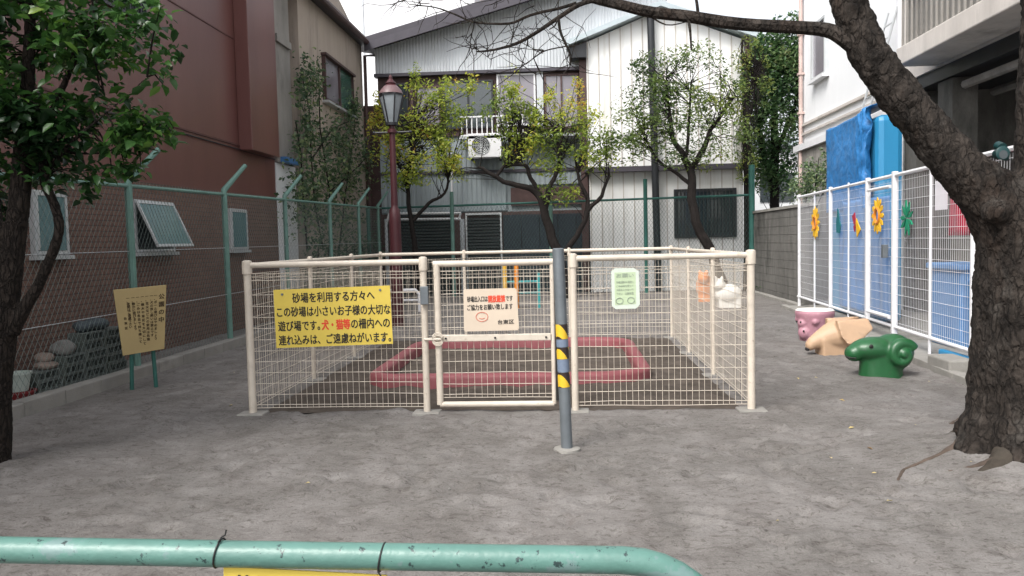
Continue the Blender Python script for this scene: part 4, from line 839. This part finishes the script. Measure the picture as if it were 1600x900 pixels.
for j in range(6): a = 2*PI*j/6; q.tube([(lx+.1*math.cos(a), ly+.1*math.sin(a), zl0_), (lx+.212*math.cos(a), ly+.212*math.sin(a), zl1_)], .013, 6)
q.lathe([(.22, zl1_), (.22, zl1_+.03)], (lx, ly, 0), 6, False).lathe([(.11, zl0_-.05), (.11, zl0_)], (lx, ly, 0), 12); q.build('lantern_frame', 'black_metal', lan)
q = MB(); q.lathe([(.215, zl1_+.032), (.19, zl1_+.09), (.12, zl1_+.17)], (lx, ly, 0), 16); q.build('lantern_dome', 'lamp_dome', lan); q = MB(); q.lathe([(.122, zl1_+.168), (.085, zl1_+.2), (.1, zl1_+.22), (.06, zl1_+.26), (.03, zl1_+.3), (.035, zl1_+.33), (.012, zl1_+.37)], (lx, ly, 0), 16); q.build('lantern_cap', 'maroon', lan)

# ================================================================== FOREGROUND PIPE BARRIER
ba = thing('pipe_barrier', 'chipped mint green pipe barrier with a bent end crossing the foreground', 'barrier', (-.9, 1.75, 0))
Yb = 1.74; pth = [PY(0, 859, Yb), PY(500, 868, Yb), PY(935, 874.6, Yb)]; s_ = (pth[2]-pth[0]).normalized(); L = pth[0]-s_*1.6
pts = [Vector((L.x-.2, Yb, -.1)), Vector((L.x-.2, Yb, L.z-.25)), Vector((L.x-.17, Yb, L.z-.1)), Vector((L.x-.08, Yb, L.z-.02)), L]+pth
e = pth[2]; R_ = .23
for k in range(1, 10): a = k*PI/18; pts.append(e+s_*(.06+R_*math.sin(a))+Vector((0, 0, -R_*(1-math.cos(a)))))
pts.append(Vector((pts[-1].x+.003, Yb, -.1)))
pts.insert(8, e+s_*.055)
MB().tube(pts, .0302, 28).build('pipe', 'mint_pipe', ba)
def tie(px, py, label, tail):
    c = PY(px, py, Yb); q = MB(); q.tube([c+Vector((.006*math.sin(t*PI/8), .0325*math.cos(t*PI/8), .0325*math.sin(t*PI/8))) for t in range(17)], .0022, 6, cap=False)
    q.tube(tail(c), .0018, 6); tag(q.build('cable_tie', 'black_rubber', loc=c), label, 'cable tie', 'cable ties on the pipe barrier')
tie(343, 864, 'black cable tie with a loose end sticking up on the green pipe', lambda c: [c+Vector((.004, -.015, .03)), c+Vector((.012, -.012, .042)), c+Vector((.02, -.01, .046)), c+Vector((.022, -.008, .058))])
tie(597, 871, 'black cable tie nearest the bent end of the green pipe', lambda c: [c+Vector((-.004, -.03, -.02)), c+Vector((.004, -.032, -.03)), c+Vector((.006, -.03, -.045))])
YN = Yb+.002; a, b = PY(349, 885.5, YN), PY(604, 891, YN)
hn = thing('hanging_notice', 'yellow notice hung by ties below the foreground pipe', 'sign', ((a.x+b.x)/2, YN, a.z-.3)); dn = Vector((b.z-a.z, 0, a.x-b.x)).normalized()*.26
if dn.z > 0: dn = -dn
a2, b2 = a.copy(), b+Vector((0, 0, -.012))
MB().prism([a2, b2, b2+dn, a2+dn], (0, .004, 0)).build('panel', 'yellow_sign', hn)
q = MB(); xd = (b2-a2).normalized(); yd = Vector((-xd.z, 0, xd.x))
text_into(q, '公園内では', a2+xd*.02-yd*.074+Vector((0, -.002, 0)), xd, yd, .3, .058, .03); text_into(q, '自転車に乗らないで下さい', a2+xd*.02-yd*.15+Vector((0, -.002, 0)), xd, yd, .31, .05, .02); q.build('lettering', 'ink', hn)

# ================================================================== TAN NOTICE BOARD ON LEGS
P = [PY(177, 453, 8.0), PY(260, 445, 8.33)]; P += [PL(257, 545, P[0], P[1]), PL(192, 556, P[0], P[1])]; c = sum(P, Vector())/4
nb = thing('notice_board', 'tan tapered notice board with vertical lettering on two dark green legs', 'notice board', (c.x, c.y, 0))
xd = (P[1]-P[0]).normalized(); nv = Vector((xd.y, -xd.x, 0)).normalized()
MB().prism([p for p in P], -nv*.02).build('board', 'board_tan', nb, bevel=.003)
for (p, q_) in (((206, 550), (207, 615)), ((236, 545), (245, 605))):
    g = PL(q_[0], 600, P[0], P[1]); g.z = 0; t_ = PY(p[0], p[1], g.y); d = Vector((0, .03, 0)); tt = PL(p[0], 490, P[0], P[1]); dd = (tt-g).normalized()
    q = MB(); q.tube([g-dd*.08, tt], .022, 8); q.v = [tuple(Vector(p)-nv*.046) for p in q.v]; q.build('leg', 'fence_green_dark', nb)
q = MB()
def vcol(u, v0, v1, s, n):     # column of glyph rows on the board, u,v from 0 to 1
    return
def BP(u, v):
    top_ = P[0].lerp(P[1], u); bot = P[3].lerp(P[2], u); return top_.lerp(bot, v)+nv*.0025
txt_cols = [(.9, .14, .62, '公園の中', .055), (.78, .12, .84, '一、ボール遊びはやめましょう', .03), (.70, .12, .78, '一、犬の放し飼いは禁止です', .03), (.61, .12, .84, '一、花火など火の使用は危険', .03), (.52, .12, .9, '一、樹木や草花を大切にして', .03),
            (.43, .12, .86, '一、ごみは各自で持ち帰って', .03), (.34, .12, .64, '一、静かに遊びましょう', .03), (.24, .12, .6, '一、夜間はご遠慮下さい', .03), (.15, .42, .64, '台東区', .028)]
for (u, v0, v1, t, s) in txt_cols:
    for k, ch in enumerate(t):
        v = v0+(v1-v0)*k/len(t); p = BP(u, v+.02); yd = (BP(u, v)-BP(u, v+.05)).normalized(); text_into(q, ch, p-xd*s/2-yd*s*.6, xd, yd, None, s, .05, s*1.12)
q.build('lettering', 'ink_brown', nb)

# ================================================================== BLOCKS, STONES AND POTS BEHIND THE LEFT FENCE
bm_ = MB(); bx, by, bz = .10, .385, .098
hy = [(-.155, -.06), (-.045, .045), (.06, .155)]
bm_.box(-bx, bx, -by/2, by/2, 0, .018).box(-bx, bx, -by/2, by/2, bz-.018, bz)
for a_, b_ in ((-by/2, -.155), (-.06, -.045), (.045, .06), (.155, by/2)): bm_.box(-bx, bx, a_, b_, .018, bz-.018)
bme = bm_.mesh('concrete_block'); bme.materials.append(MATS['block_grey'])
rows = ('bottom', 'second', 'third', 'fourth', 'fifth', 'sixth'); cols_ = ('nearest', 'next to nearest', 'middle', 'farthest')
for r in range(6):
    for c_ in range(4):
        if (r >= 3 and c_ == 0) or (r >= 4 and c_ == 1): continue
        o = bpy.data.objects.new('concrete_block', bme); C.objects.link(o); o.location = (-5.36+random.uniform(-.015, .015), 7.62+c_*.395+(.03 if r % 2 else 0), r*.1); o.rotation_euler = (0, 0, random.uniform(-.03, .03))
        lab = ('third in from the near end' if c_ == 2 else cols_[c_]+(' end' if c_ != 1 else ' the near end'))
        if c_ == 1: lab = 'second from the near end'
        elif c_ == 0: lab = 'at the near end'
        elif c_ == 3: lab = 'at the far end'
        tag(o, 'hollow block %s, %s row of the pile' % (lab, rows[r]), 'concrete block', 'hollow concrete blocks piled behind the fence')
def rock(c, r, mat, label, sq=.7):
    q = MB(); ellip(q, (0, 0, 0), (r, r*1.15, r*sq), 16, 10); sd = Vector((c[0]*7, c[1]*5, 1)); q.v = [tuple(Vector(p)*(1+.35*noise.noise(Vector(p)*(1.1/r)+sd))) for p in q.v]
    place_local(q, Matrix.Translation(Vector(c)+Vector((0, 0, r*sq*.75)))); tag(q.build('stone', mat, loc=c), label, 'stone', 'stones on the block pile')
rock((-5.36, 8.02, .40), .12, 'stone', 'rounded grey stone, largest on the block pile')
rock((-5.35, 7.70, .30), .1, 'stone_warm', 'flat brownish stone on the near end of the block pile', .45)
rock((-5.42, 7.78, .36), .08, 'stone_warm', 'small brown stone above the flat one on the block pile')
rock((-5.40, 8.42, .60), .1, 'stone_dark', 'dark bluish stone on the top row of the block pile'); rock((-5.38, 8.62, .60), .13, 'stone_dark', 'larger dark bluish stone at the far top of the block pile', .6)
def pot(c, r, h, mat, label):
    q = MB(); q.lathe([(r*.75, 0), (r, h), (r*1.08, h), (r*1.08, h+.02), (r*.9, h+.02), (r*.85, h-.03)], c, 18); tag(q.build('planter', mat, loc=c), label, 'planter')
pot((-5.33, 7.24, .16), .12, .16, 'pot_white', 'whitish plant pot stacked above the dark red pot'); pot((-5.32, 7.26, 0), .13, .14, 'pot_red', 'dark red pot at the near end of the block pile')

# ================================================================== TREES
def limb(mb, pts, n=10, wob=0):   # pts: (px, py, Y, radius)
    P = [PY(a, b, y) for a, b, y, r in pts]; r = [p[3] for p in pts]
    # Catmull-Rom smoothing
    Q, RR = [], []
    for i in range(len(P)-1):
        p0, p1, p2, p3 = P[max(0, i-1)], P[i], P[i+1], P[min(len(P)-1, i+2)]
        for k in range(4):
            t = k/4; Q.append(.5*((2*p1)+(p2-p0)*t+(2*p0-5*p1+4*p2-p3)*t*t+(3*p1-p0-3*p2+p3)*t**3)); RR.append(r[i]+(r[i+1]-r[i])*t)
    Q.append(P[-1]); RR.append(r[-1])
    if wob: Q = [q+Vector((noise.noise(q*3), noise.noise(q*3+Vector((9, 0, 0))), noise.noise(q*3+Vector((0, 9, 0)))))*wob*min(1, 3*RR[i]/RR[0]+.3) for i, q in enumerate(Q)]
    mb.tube(Q, RR, n); return Q
# --- cherry tree
ct = thing('cherry_tree', 'big forked cherry tree with dark bark and bare twigs at the right', 'tree', (2.95, 5.2, 0))
q = MB(); Yc = 5.25
limb(q, [(1592, 800, Yc, .44), (1592, 745, Yc, .40), (1596, 690, Yc, .35), (1600, 620, Yc, .325), (1604, 520, Yc, .315), (1604, 430, Yc, .30), (1592, 370, Yc, .26), (1550, 310, Yc+.02, .19), (1505, 268, Yc+.05, .155), (1440, 192, Yc+.1, .137), (1365, 95, Yc+.15, .125), (1325, 0, Yc+.2, .112), (1295, -100, Yc+.25, .1), (1262, -260, Yc+.3, .085), (1240, -460, Yc+.3, .06)], 16)
limb(q, [(1604, 430, Yc, .26), (1622, 360, Yc, .22), (1636, 260, Yc, .19), (1640, 120, Yc, .175), (1648, -40, Yc, .165), (1660, -140, Yc, .15)], 14)
for pts in ([(1560, 620, Yc, .16), (1538, 680, Yc-.05, .15), (1512, 722, Yc-.1, .12), (1480, 745, Yc-.15, .05)], [(1600, 620, Yc-.1, .22), (1592, 715, Yc-.22, .2), (1575, 765, Yc-.34, .14)], [(1620, 700, Yc-.2, .18), (1650, 745, Yc-.3, .12)], [(1545, 640, Yc+.05, .14), (1512, 665, Yc+.1, .07), (1490, 676, Yc+.15, .03)]): limb(q, pts, 8)
ellip(q, PY(1556, 332, Yc-.17), (.09, .08, .08), 12, 8)
organic(organic(q, .022, 5, .045, .1), .013, 1, .02, .03).build('trunk', 'bark_cherry', ct)
q = MB(); Lr = [[(1335, 70, 5.42, .06), (1300, 48, 5.45, .05), (1255, 43, 5.5, .045), (1180, 38, 5.55, .044), (1080, 27, 5.65, .043), (1000, 15, 5.75, .04), (930, -2, 5.85, .036), (860, -22, 5.95, .03), (780, -60, 6.1, .02)],
    [(935, -2, 5.85, .02), (905, 8, 5.85, .018), (872, 30, 5.85, .016), (840, 50, 5.85, .014), (805, 69, 5.8, .012), (770, 77, 5.75, .009), (742, 80, 5.7, .006)],
    [(900, 5, 5.9, .014), (870, 14, 5.95, .012), (830, 24, 6, .011), (795, 36, 6.05, .01), (745, 36, 6.1, .008), (712, 24, 6.15, .007), (680, 14, 6.2, .005), (640, 8, 6.2, .003)],
    [(873, 28, 5.85, .011), (876, 52, 5.86, .01), (884, 73, 5.86, .009), (889, 85, 5.87, .007), (888, 106, 5.87, .004)],
    [(885, 75, 5.86, .005), (850, 82, 5.84, .005), (828, 97, 5.82, .004), (814, 106, 5.8, .003)],
    [(739, 36, 6.1, .005), (736, 50, 6.1, .004), (727, 64, 6.1, .003), (745, 76, 6.1, .003), (766, 92, 6.1, .002)],
    [(872, 30, 5.85, .006), (868, 42, 5.8, .005), (858, 48, 5.8, .003)],
    [(1075, 27, 5.65, .012), (1078, 50, 5.6, .009), (1080, 80, 5.6, .006)], [(1002, 15, 5.75, .008), (1040, 40, 5.7, .005), (1075, 35, 5.7, .003)], [(1090, 25, 5.65, .012), (1085, -10, 5.65, .01), (1075, -60, 5.65, .008)]]
tw_pts = []
for l in Lr: tw_pts.append(limb(q, l, 8, .02))
q.build('branch', 'bark_cherry', ct)
q = MB()
for Q in tw_pts[1:6]:
    for _ in range(16):
        p = random.choice(Q[4:]) ; d = Vector((random.gauss(-.4, .8), random.gauss(0, .8), random.gauss(.1, .7))).normalized(); L_ = random.uniform(.12, .5); pts = [p]
        for k in range(4): d = (d+Vector((random.gauss(0, .25), random.gauss(0, .25), random.gauss(.02, .25)))).normalized(); pts.append(pts[-1]+d*L_/4)
        q.tube(pts, [.0035, .003, .0026, .002, .0012], 4)
        if random.random() < .5:
            d2 = (d+Vector((random.gauss(0, .6), random.gauss(0, .6), random.gauss(0, .6)))).normalized(); q.tube([pts[2], pts[2]+d2*.09, pts[2]+d2*.17+Vector((0, 0, .02))], [.0024, .0018, .001], 4)
for _ in range(40):      # finer twigs high over the grey roof
    a = PY(random.uniform(620, 880), random.uniform(-40, 10), 6.2); d = Vector((random.gauss(-.5, .6), random.gauss(0, .5), random.gauss(-.15, .45))).normalized(); pts = [a]
    for k in range(4): d = (d+Vector((random.gauss(0, .25), random.gauss(0, .25), random.gauss(0, .25)))).normalized(); pts.append(pts[-1]+d*random.uniform(.05, .12))
    q.tube(pts, [.004, .0033, .0027, .002, .0012], 4)
q.build('twigs', 'bark_cherry', ct)
for pts in ([(1515, 712, 0, .07), (1495, 722, 0, .035), (1470, 729, 0, .018), (1440, 735, 0, .012), (1412, 742, 0, .013), (1402, 756, 0, .011), (1394, 768, 0, .004)], [(1520, 650, 0, .05), (1500, 662, 0, .03), (1484, 669, 0, .014)], [(1560, 745, 0, .04), (1520, 748, 0, .016), (1460, 750, 0, .006)]):
    Q = [G(a, b) for a, b, y, r in pts]; Q = [Vector((p.x, p.y, hgt(p.x, p.y)-pts[k][3]*.25-(.012 if k == len(pts)-1 else 0))) for k, p in enumerate(Q)]
    q = MB(); q.tube(Q, [p[3] for p in pts], 10); organic(q, .006, 2, .012, .05).build('root', 'root_pale', ct)
q = MB(); g0 = G(1585, 722); ellip(q, (g0.x+.02, g0.y+.2, .04), (.34, .36, .13), 22, 14); limb(q, [(1585, 690, Yc-.1, .12), (1560, 728, Yc-.36, .06), (1520, 746, Yc-.45, .015)], 10); limb(q, [(1600, 700, Yc-.15, .13), (1625, 745, Yc-.4, .08), (1650, 775, Yc-.5, .03)], 10)
M('root_flare', (.05, .042, .034), .95, .3, 5, bump=.7, bscale=22, bdist=.03, stain=(.04, .036, .03), samt=.5, sscale=4, spec=.15)
organic(q, .016, 6, .03, .08).build('root', 'root_flare', ct)
ef = PY(1562, 240, 5.0); el = thing('flood_lamp', 'small dark teal round lamp fixed high on the cherry trunk', 'lamp', ef)
q = MB(); q.tube([ef+Vector((0, -.04, 0)), ef+Vector((0, -.036, 0)), ef+Vector((0, .03, 0))], [.036, .042, .03], 16).tube([ef+Vector((0, -.03, .032)), ef+Vector((0, .02, .05))], .028, 12).tube([ef+Vector((0, .0, 0)), ef+Vector((.1, .12, -.02))], .018, 8); q.build('housing', 'teal_lamp', el); MB().tube([ef+Vector((0, -.0425, -.01)), ef+Vector((0, -.041, -.01))], .026, 16).build('lens', 'pane_dark', el)
# --- foreground evergreen at the left
ev = thing('evergreen_tree', 'dark glossy leaved evergreen tree at the left edge before the fence', 'tree', (-4.05, 5.2, 0))
q = MB(); Ye = 5.2; stems = [
    [(-14, 760, Ye, .14), (-10, 700, Ye, .115), (-6, 600, Ye, .105), (2, 520, Ye, .10), (10, 460, Ye, .088), (22, 380, Ye, .075), (30, 300, Ye, .068), (38, 200, Ye, .055), (45, 90, Ye, .04), (50, -20, Ye, .03)],
    [(18, 520, Ye, .06), (45, 470, Ye, .042), (72, 425, Ye, .036), (90, 365, Ye, .034), (82, 318, Ye, .033), (68, 278, Ye, .033), (75, 200, Ye, .03), (110, 110, Ye-.1, .02), (150, 40, Ye-.2, .012)],
    [(10, 470, Ye, .07), (0, 400, Ye, .06), (-10, 330, Ye, .05), (-25, 200, Ye+.2, .04)],
    [(70, 270, Ye, .02), (120, 215, Ye-.1, .015), (180, 165, Ye-.2, .01), (230, 120, Ye-.2, .006)], [(75, 230, Ye, .016), (140, 240, Ye, .012), (200, 225, Ye+.1, .009), (270, 200, Ye+.1, .005)], [(148, 70, Ye-.2, .014), (155, 130, Ye-.1, .01), (165, 150, Ye-.1, .006)]]
ends = []
for l in stems: ends += limb(q, l, 10, .015)[6:]
organic(q, .014, 3, .012, .05).build('trunk', 'bark_brown', ev)
def PB(px, py, Y, r, ry=None, rz=None): return (PY(px, py, Y), (r*Y/FPX, (ry or r)*Y/FPX, (rz or r)*Y/FPX))
blobs = [PB(40, 60, Ye, 120, 110, 95), PB(150, 60, Ye-.1, 95, 100, 75), PB(240, 40, Ye-.2, 58, 70, 55), PB(60, 190, Ye, 90, 90, 70), PB(165, 190, Ye, 70, 70, 55), PB(205, 215, Ye, 75, 60, 30), PB(255, 195, Ye+.1, 42, 50, 32), PB(235, 110, Ye-.2, 40, 40, 30), PB(40, 270, Ye+.1, 70, 70, 45), PB(140, 265, Ye, 42, 40, 42), PB(-40, 150, Ye+.2, 90, 90, 160), PB(200, 265, Ye, 30, 30, 22), PB(-20, 330, Ye+.4, 40, 40, 50), PB(140, 310, Ye, 16, 16, 20), PB(60, -60, Ye, 200, 150, 90)]
blobs += [PB(60, 240, Ye-.15, 70, 50, 60), PB(20, 140, Ye-.2, 70, 60, 80)]; pts = blob_points(blobs, 5600, 3.6, -.03)
nz = np.array([.45+.55*noise.noise(p*2.0) for p in pts])+rng.normal(0, .18, len(pts))+np.array([.25*(p.z-3)/1.2 for p in pts])*.5-.08  # higher leaves are lighter: highlights on the crown put into leaf colour
leaves('leaves', pts, .09, 'leaf_glossy', ev, .5, True, .5, .6, nz*.8)
q = MB()
for p in random.sample(pts, 130):
    e = min(ends, key=lambda k: (k-p).length)
    if (e-p).length < .9: m_ = e.lerp(p, .5)+Vector((0, 0, .04)); q.tube([e, m_, p], [.008, .006, .003], 5)
q.build('twigs', 'bark_brown', ev)
# --- pruned trees along the back fence
def back_tree(name, label, limbs, blobs, n, mat, size, base, bias=0, thr=-.02, freq=2.4, bark='bark_dark', group='pruned trees along the back fence', up=.4):
    t = thing(name, label, 'tree', base, group); q = MB(); E = []
    for l in limbs: E += limb(q, l, 8, .06)[4:]
    q.build('trunk', bark, t)
    blobs = [(b[0], tuple(r*1.14 for r in b[1])) for b in blobs]; pts = blob_points(blobs, n, freq, thr)
    rv = np.array([.42+.6*noise.noise(p*.9) for p in pts])+rng.normal(0, .16, len(pts))+bias
    leaves('leaves', pts, size, mat, t, up, False, .42, .4, rv)
    q = MB()
    for p in random.sample(pts, min(len(pts), 230)):
        e = random.choice(sorted(E, key=lambda k: (k-p).length)[:9]); m_ = e.lerp(p, .55)+Vector((random.gauss(0, .06), random.gauss(0, .06), random.gauss(.05, .06)))
        if (e-p).length < 2.2: q.tube([e, m_, p], [.012, .008, .004], 5)
    q.build('twigs', bark, t); return t
Yt_ = 20.4
back_tree('pruned_tree', 'yellowing pruned tree beside the maroon lamp post', [[(652, 460, Yt_, .09), (648, 390, Yt_, .075), (640, 330, Yt_, .06), (636, 280, Yt_, .05), (645, 230, Yt_, .04), (655, 180, Yt_, .03)], [(645, 345, Yt_, .05), (670, 318, Yt_, .045), (695, 300, Yt_, .035), (702, 270, Yt_, .025)], [(638, 310, Yt_, .04), (625, 260, Yt_, .03), (610, 220, Yt_, .02)]],
    [PB(660, 250, Yt_, 50, 50, 35), PB(640, 210, Yt_, 45, 40, 40), PB(690, 190, Yt_, 34, 35, 45), PB(715, 160, Yt_, 26, 26, 34), PB(660, 150, Yt_, 32, 30, 24), PB(600, 215, Yt_, 26, 30, 45), PB(625, 280, Yt_, 30, 30, 22), PB(700, 235, Yt_, 40, 30, 30), PB(590, 170, Yt_, 14, 20, 25), PB(650, 120, Yt_, 10, 14, 22), PB(690, 125, Yt_, 10, 14, 24), PB(735, 130, Yt_, 10, 14, 22)], 5600, 'leaf_yellow', .115, PY(652, 460, Yt_), 0.04, 0.03)
back_tree('pruned_tree', 'yellow green pruned tree with knobbly dark limbs behind the gate', [[(890, 470, Yt_, .15), (872, 400, Yt_, .13), (858, 360, Yt_, .12), (850, 325, Yt_, .10), (840, 305, Yt_, .085), (815, 290, Yt_, .07), (785, 283, Yt_, .06), (765, 270, Yt_, .05), (745, 262, Yt_, .03)], [(852, 330, Yt_, .08), (856, 300, Yt_, .07), (866, 280, Yt_, .055), (872, 258, Yt_, .04), (880, 200, Yt_, .02)], [(842, 308, Yt_, .07), (833, 285, Yt_, .055), (822, 262, Yt_, .05), (812, 258, Yt_, .04), (790, 262, Yt_, .03)], [(775, 275, Yt_, .045), (790, 258, Yt_, .04), (812, 252, Yt_, .03), (815, 200, Yt_, .015)], [(880, 400, Yt_, .08), (900, 370, Yt_, .07), (920, 320, Yt_, .06), (905, 285, Yt_, .045), (900, 262, Yt_, .03)], [(915, 335, Yt_, .06), (940, 305, Yt_, .05), (955, 275, Yt_, .03)]],
    [PB(800, 190, Yt_, 42, 40, 50), PB(812, 232, Yt_, 30, 40, 30), PB(850, 205, Yt_, 44, 40, 48), PB(895, 195, Yt_, 42, 40, 48), PB(925, 220, Yt_, 34, 40, 45), PB(880, 250, Yt_, 50, 40, 26), PB(800, 150, Yt_, 16, 20, 36), PB(770, 165, Yt_, 14, 20, 28), PB(875, 300, Yt_, 30, 30, 22), PB(712, 268, Yt_, 18, 25, 18), PB(800, 125, Yt_, 10, 14, 22), PB(860, 155, Yt_, 12, 18, 26), PB(905, 140, Yt_, 10, 14, 24), PB(760, 160, Yt_, 12, 14, 30), PB(835, 170, Yt_, 20, 20, 26), PB(950, 240, Yt_, 22, 25, 35)], 6600, 'leaf_yellow', .115, PY(890, 470, Yt_), .0, .03)
back_tree('pruned_tree', 'bushy light green pruned tree before the barred window', [[(1130, 450, Yt_, .15), (1108, 385, Yt_, .13), (1090, 355, Yt_, .12), (1082, 310, Yt_, .115), (1080, 270, Yt_, .10), (1070, 245, Yt_, .08), (1052, 215, Yt_, .06), (1045, 170, Yt_, .04), (1040, 120, Yt_, .02)], [(1080, 265, Yt_, .08), (1098, 235, Yt_, .07), (1110, 205, Yt_, .055), (1130, 175, Yt_, .04), (1150, 150, Yt_, .025)], [(1082, 290, Yt_, .06), (1060, 275, Yt_, .045), (1030, 250, Yt_, .035), (1005, 215, Yt_, .02)], [(1072, 245, Yt_, .05), (1075, 200, Yt_, .035), (1080, 130, Yt_, .02)]],
    [PB(1070, 190, Yt_, 60, 50, 55), PB(1010, 185, Yt_, 50, 45, 60), PB(1040, 115, Yt_, 48, 40, 36), PB(1110, 150, Yt_, 45, 40, 50), PB(1140, 200, Yt_, 32, 35, 45), PB(985, 215, Yt_, 34, 35, 40), PB(1090, 90, Yt_, 35, 30, 22), PB(1000, 100, Yt_, 20, 25, 14), PB(1080, 245, Yt_, 60, 40, 20), PB(1150, 130, Yt_, 20, 25, 40), PB(1025, 150, Yt_, 40, 35, 40)], 8500, 'leaf_light', .105, PY(1130, 450, Yt_), -.02, .0)
Yf = 26.0
back_tree('broadleaf_tree', 'tall dense green tree behind the block wall', [[(1215, 480, Yf, .2), (1212, 350, Yf, .16), (1210, 200, Yf, .12), (1215, 60, Yf, .06)], [(1212, 300, Yf, .1), (1190, 230, Yf, .07), (1180, 150, Yf, .04)], [(1212, 240, Yf, .09), (1240, 170, Yf, .06), (1250, 100, Yf, .03)]],
    [PB(1205, 120, Yf, 58, 60, 60), PB(1235, 90, Yf, 50, 50, 55), PB(1190, 190, Yf, 45, 50, 50), PB(1230, 200, Yf, 45, 45, 55), PB(1180, 80, Yf, 30, 40, 35), PB(1215, 270, Yf, 36, 40, 35), PB(1180, 260, Yf, 26, 30, 35), PB(1240, 45, Yf, 35, 30, 25), PB(1270, 150, Yf+1, 40, 40, 90)], 17000, 'leaf_mid', .16, PY(1215, 480, Yf), 0, -.18, .8, group='trees beyond the back fence')
# orange-tinged weeping branch of the same row, in front of the broadleaf tree
Yv = 22.1
t = back_tree('slender_tree', 'thin tree with a few orange leaves beside the white house corner', [[(1166, 470, Yv, .07), (1166, 300, Yv, .06), (1163, 150, Yv, .045), (1160, 60, Yv, .03)], [(1164, 170, Yv, .03), (1178, 120, Yv, .02), (1190, 100, Yv, .012)]], [PB(1172, 90, Yv, 24, 26, 30), PB(1180, 140, Yv, 26, 26, 26), PB(1165, 230, Yv, 18, 25, 50), PB(1185, 105, Yv, 16, 16, 16)], 1800, 'leaf_light', .11, PY(1166, 470, Yv), .12, -.1)
# --- vine on the stucco wall
vn = thing('climbing_vine', 'sparse climbing vine with small leaves on the beige stucco wall', 'vine', (XB+.2, 19, 0))
def VX(px, py, off=.12): return PX(px, py, XB+off)
q = MB(); Vst = []
for l in ([(505, 390), (492, 320), (486, 240), (483, 170), (470, 110)], [(515, 390), (515, 300), (500, 200), (498, 120)], [(530, 390), (540, 300), (552, 220), (556, 165)], [(486, 250), (520, 200), (545, 190)], [(480, 390), (474, 310), (470, 240), (462, 190)], [(515, 300), (560, 260), (585, 230)]):
    P_ = [VX(*p) for p in l]; Vst.append(P_); q.tube(P_, [.022-.003*k for k in range(len(P_))], 6)
q.build('stem', 'bark_dark', vn)
vp = []
for (cx, cy, rx_, ry_, k) in ((475, 130, 12, 45, 170), (495, 125, 12, 32, 150), (483, 200, 14, 40, 170), (530, 215, 38, 40, 520), (553, 175, 10, 28, 180), (510, 285, 42, 45, 420), (545, 270, 30, 40, 300), (475, 300, 18, 40, 200), (520, 340, 50, 30, 350), (575, 250, 14, 35, 120), (470, 235, 12, 30, 90)):
    for _ in range(int(k*1.7)):
        p = VX(cx+random.gauss(0, rx_*.62), cy+random.gauss(0, ry_*.55), random.uniform(.03, .28)); vp.append(p)
leaves('leaves', vp, .11, 'leaf_vine', vn, .1, False, .6, .5)
# --- dark hedge behind the fence corner, shrubs
hg = thing('hedge', 'dark dense hedge in the corner below the vine', 'hedge', (-5.3, 20.2, 0)); hb = [((-5.42, 16.8+k*.75, .9+.15*math.sin(k*2)), (.28, .5, .95)) for k in range(8)]
pts = blob_points([(Vector(a), b) for a, b in hb], 4200, 2, -.3); leaves('leaves', pts, .09, 'leaf_vine', hg, .3, False, .55, .4, rng.uniform(0, .55, len(pts)))
q = MB()
for k in range(8): q.tube([(-5.42, 16.8+k*.75, -.05), (-5.40, 16.85+k*.75, .8), (-5.38, 16.9+k*.75, 1.5)], [.03, .025, .01], 6)
q.build('stem', 'bark_dark', hg)
sh = thing('shrub', 'grey green shrub growing over the wall beside the blue tarp', 'shrub', PX(1262, 330, 5.5)); c = PX(1264, 275, 5.5)
pts = blob_points([(PX(1265, 282, 5.5), (.35, .9, .5)), (PX(1278, 262, 5.5), (.3, .5, .45)), (PX(1252, 300, 5.5), (.3, .6, .35))], 1500, 2.5, -.1); leaves('leaves', pts, .09, 'leaf_vine', sh, .4, False, .5, .3, rng.uniform(.2, 1, len(pts)))
q = MB(); b0 = PX(1262, 330, 5.5)
for k in range(5): q.tube([Vector((b0.x, b0.y, 0)), Vector((b0.x, b0.y+random.gauss(0, .2), 1.8)), random.choice(pts)], [.03, .02, .008], 6)
q.build('stem', 'bark_dark', sh)
wd_ = thing('weeds', 'low green weeds at the foot of the block wall', 'plant', G(1195, 458)); c = G(1195, 456)
pts = [c+Vector((random.gauss(0, .12), random.gauss(0, .45), abs(random.gauss(.06, .06)))) for _ in range(320)]; leaves('leaves', pts, .1, 'leaf_mid', wd_, .2, False, .35, -.5)
# --- litter on the sand
lp_ = []
for _ in range(25):
    x, y = random.uniform(-4.7, 4.0), random.uniform(2.5, 14)
    if -2.9 < x < 1.65 and 6.8 < y < 12: continue
    lp_.append(Vector((x, y, hgt(x, y)+.012)))
for _ in range(12):
    x, y = 2.4+random.gauss(0, .8), 5.3+random.gauss(0, .8); lp_.append(Vector((x, y, hgt(x, y)+.012)))
tag(leaves('fallen_leaves', lp_, .045, 'leaf_litter', None, 3, False, .5, .0), 'scattered dry leaves on the sandy ground', 'leaves', kind='stuff')
q = MB(); 
for _ in range(420):
    x, y = random.uniform(-4.7, 4.2), random.uniform(2.4, 9)**1.0
    if -2.9 < x < 1.65 and 6.8 < y < 12: continue
    r = random.uniform(.004, .011); z = hgt(x, y); q.add([(x+r*math.cos(a), y+r*math.sin(a), z+.002) for a in (0, 1.3, 2.6, 3.9, 5.2)]+[(x+random.uniform(-.3, .3)*r, y, z+r)], [(k, (k+1) % 5, 5) for k in range(5)])
tag(q.build('pebbles', 'stone', fix=False), 'small pebbles strewn over the sand', 'pebbles', kind='stuff')
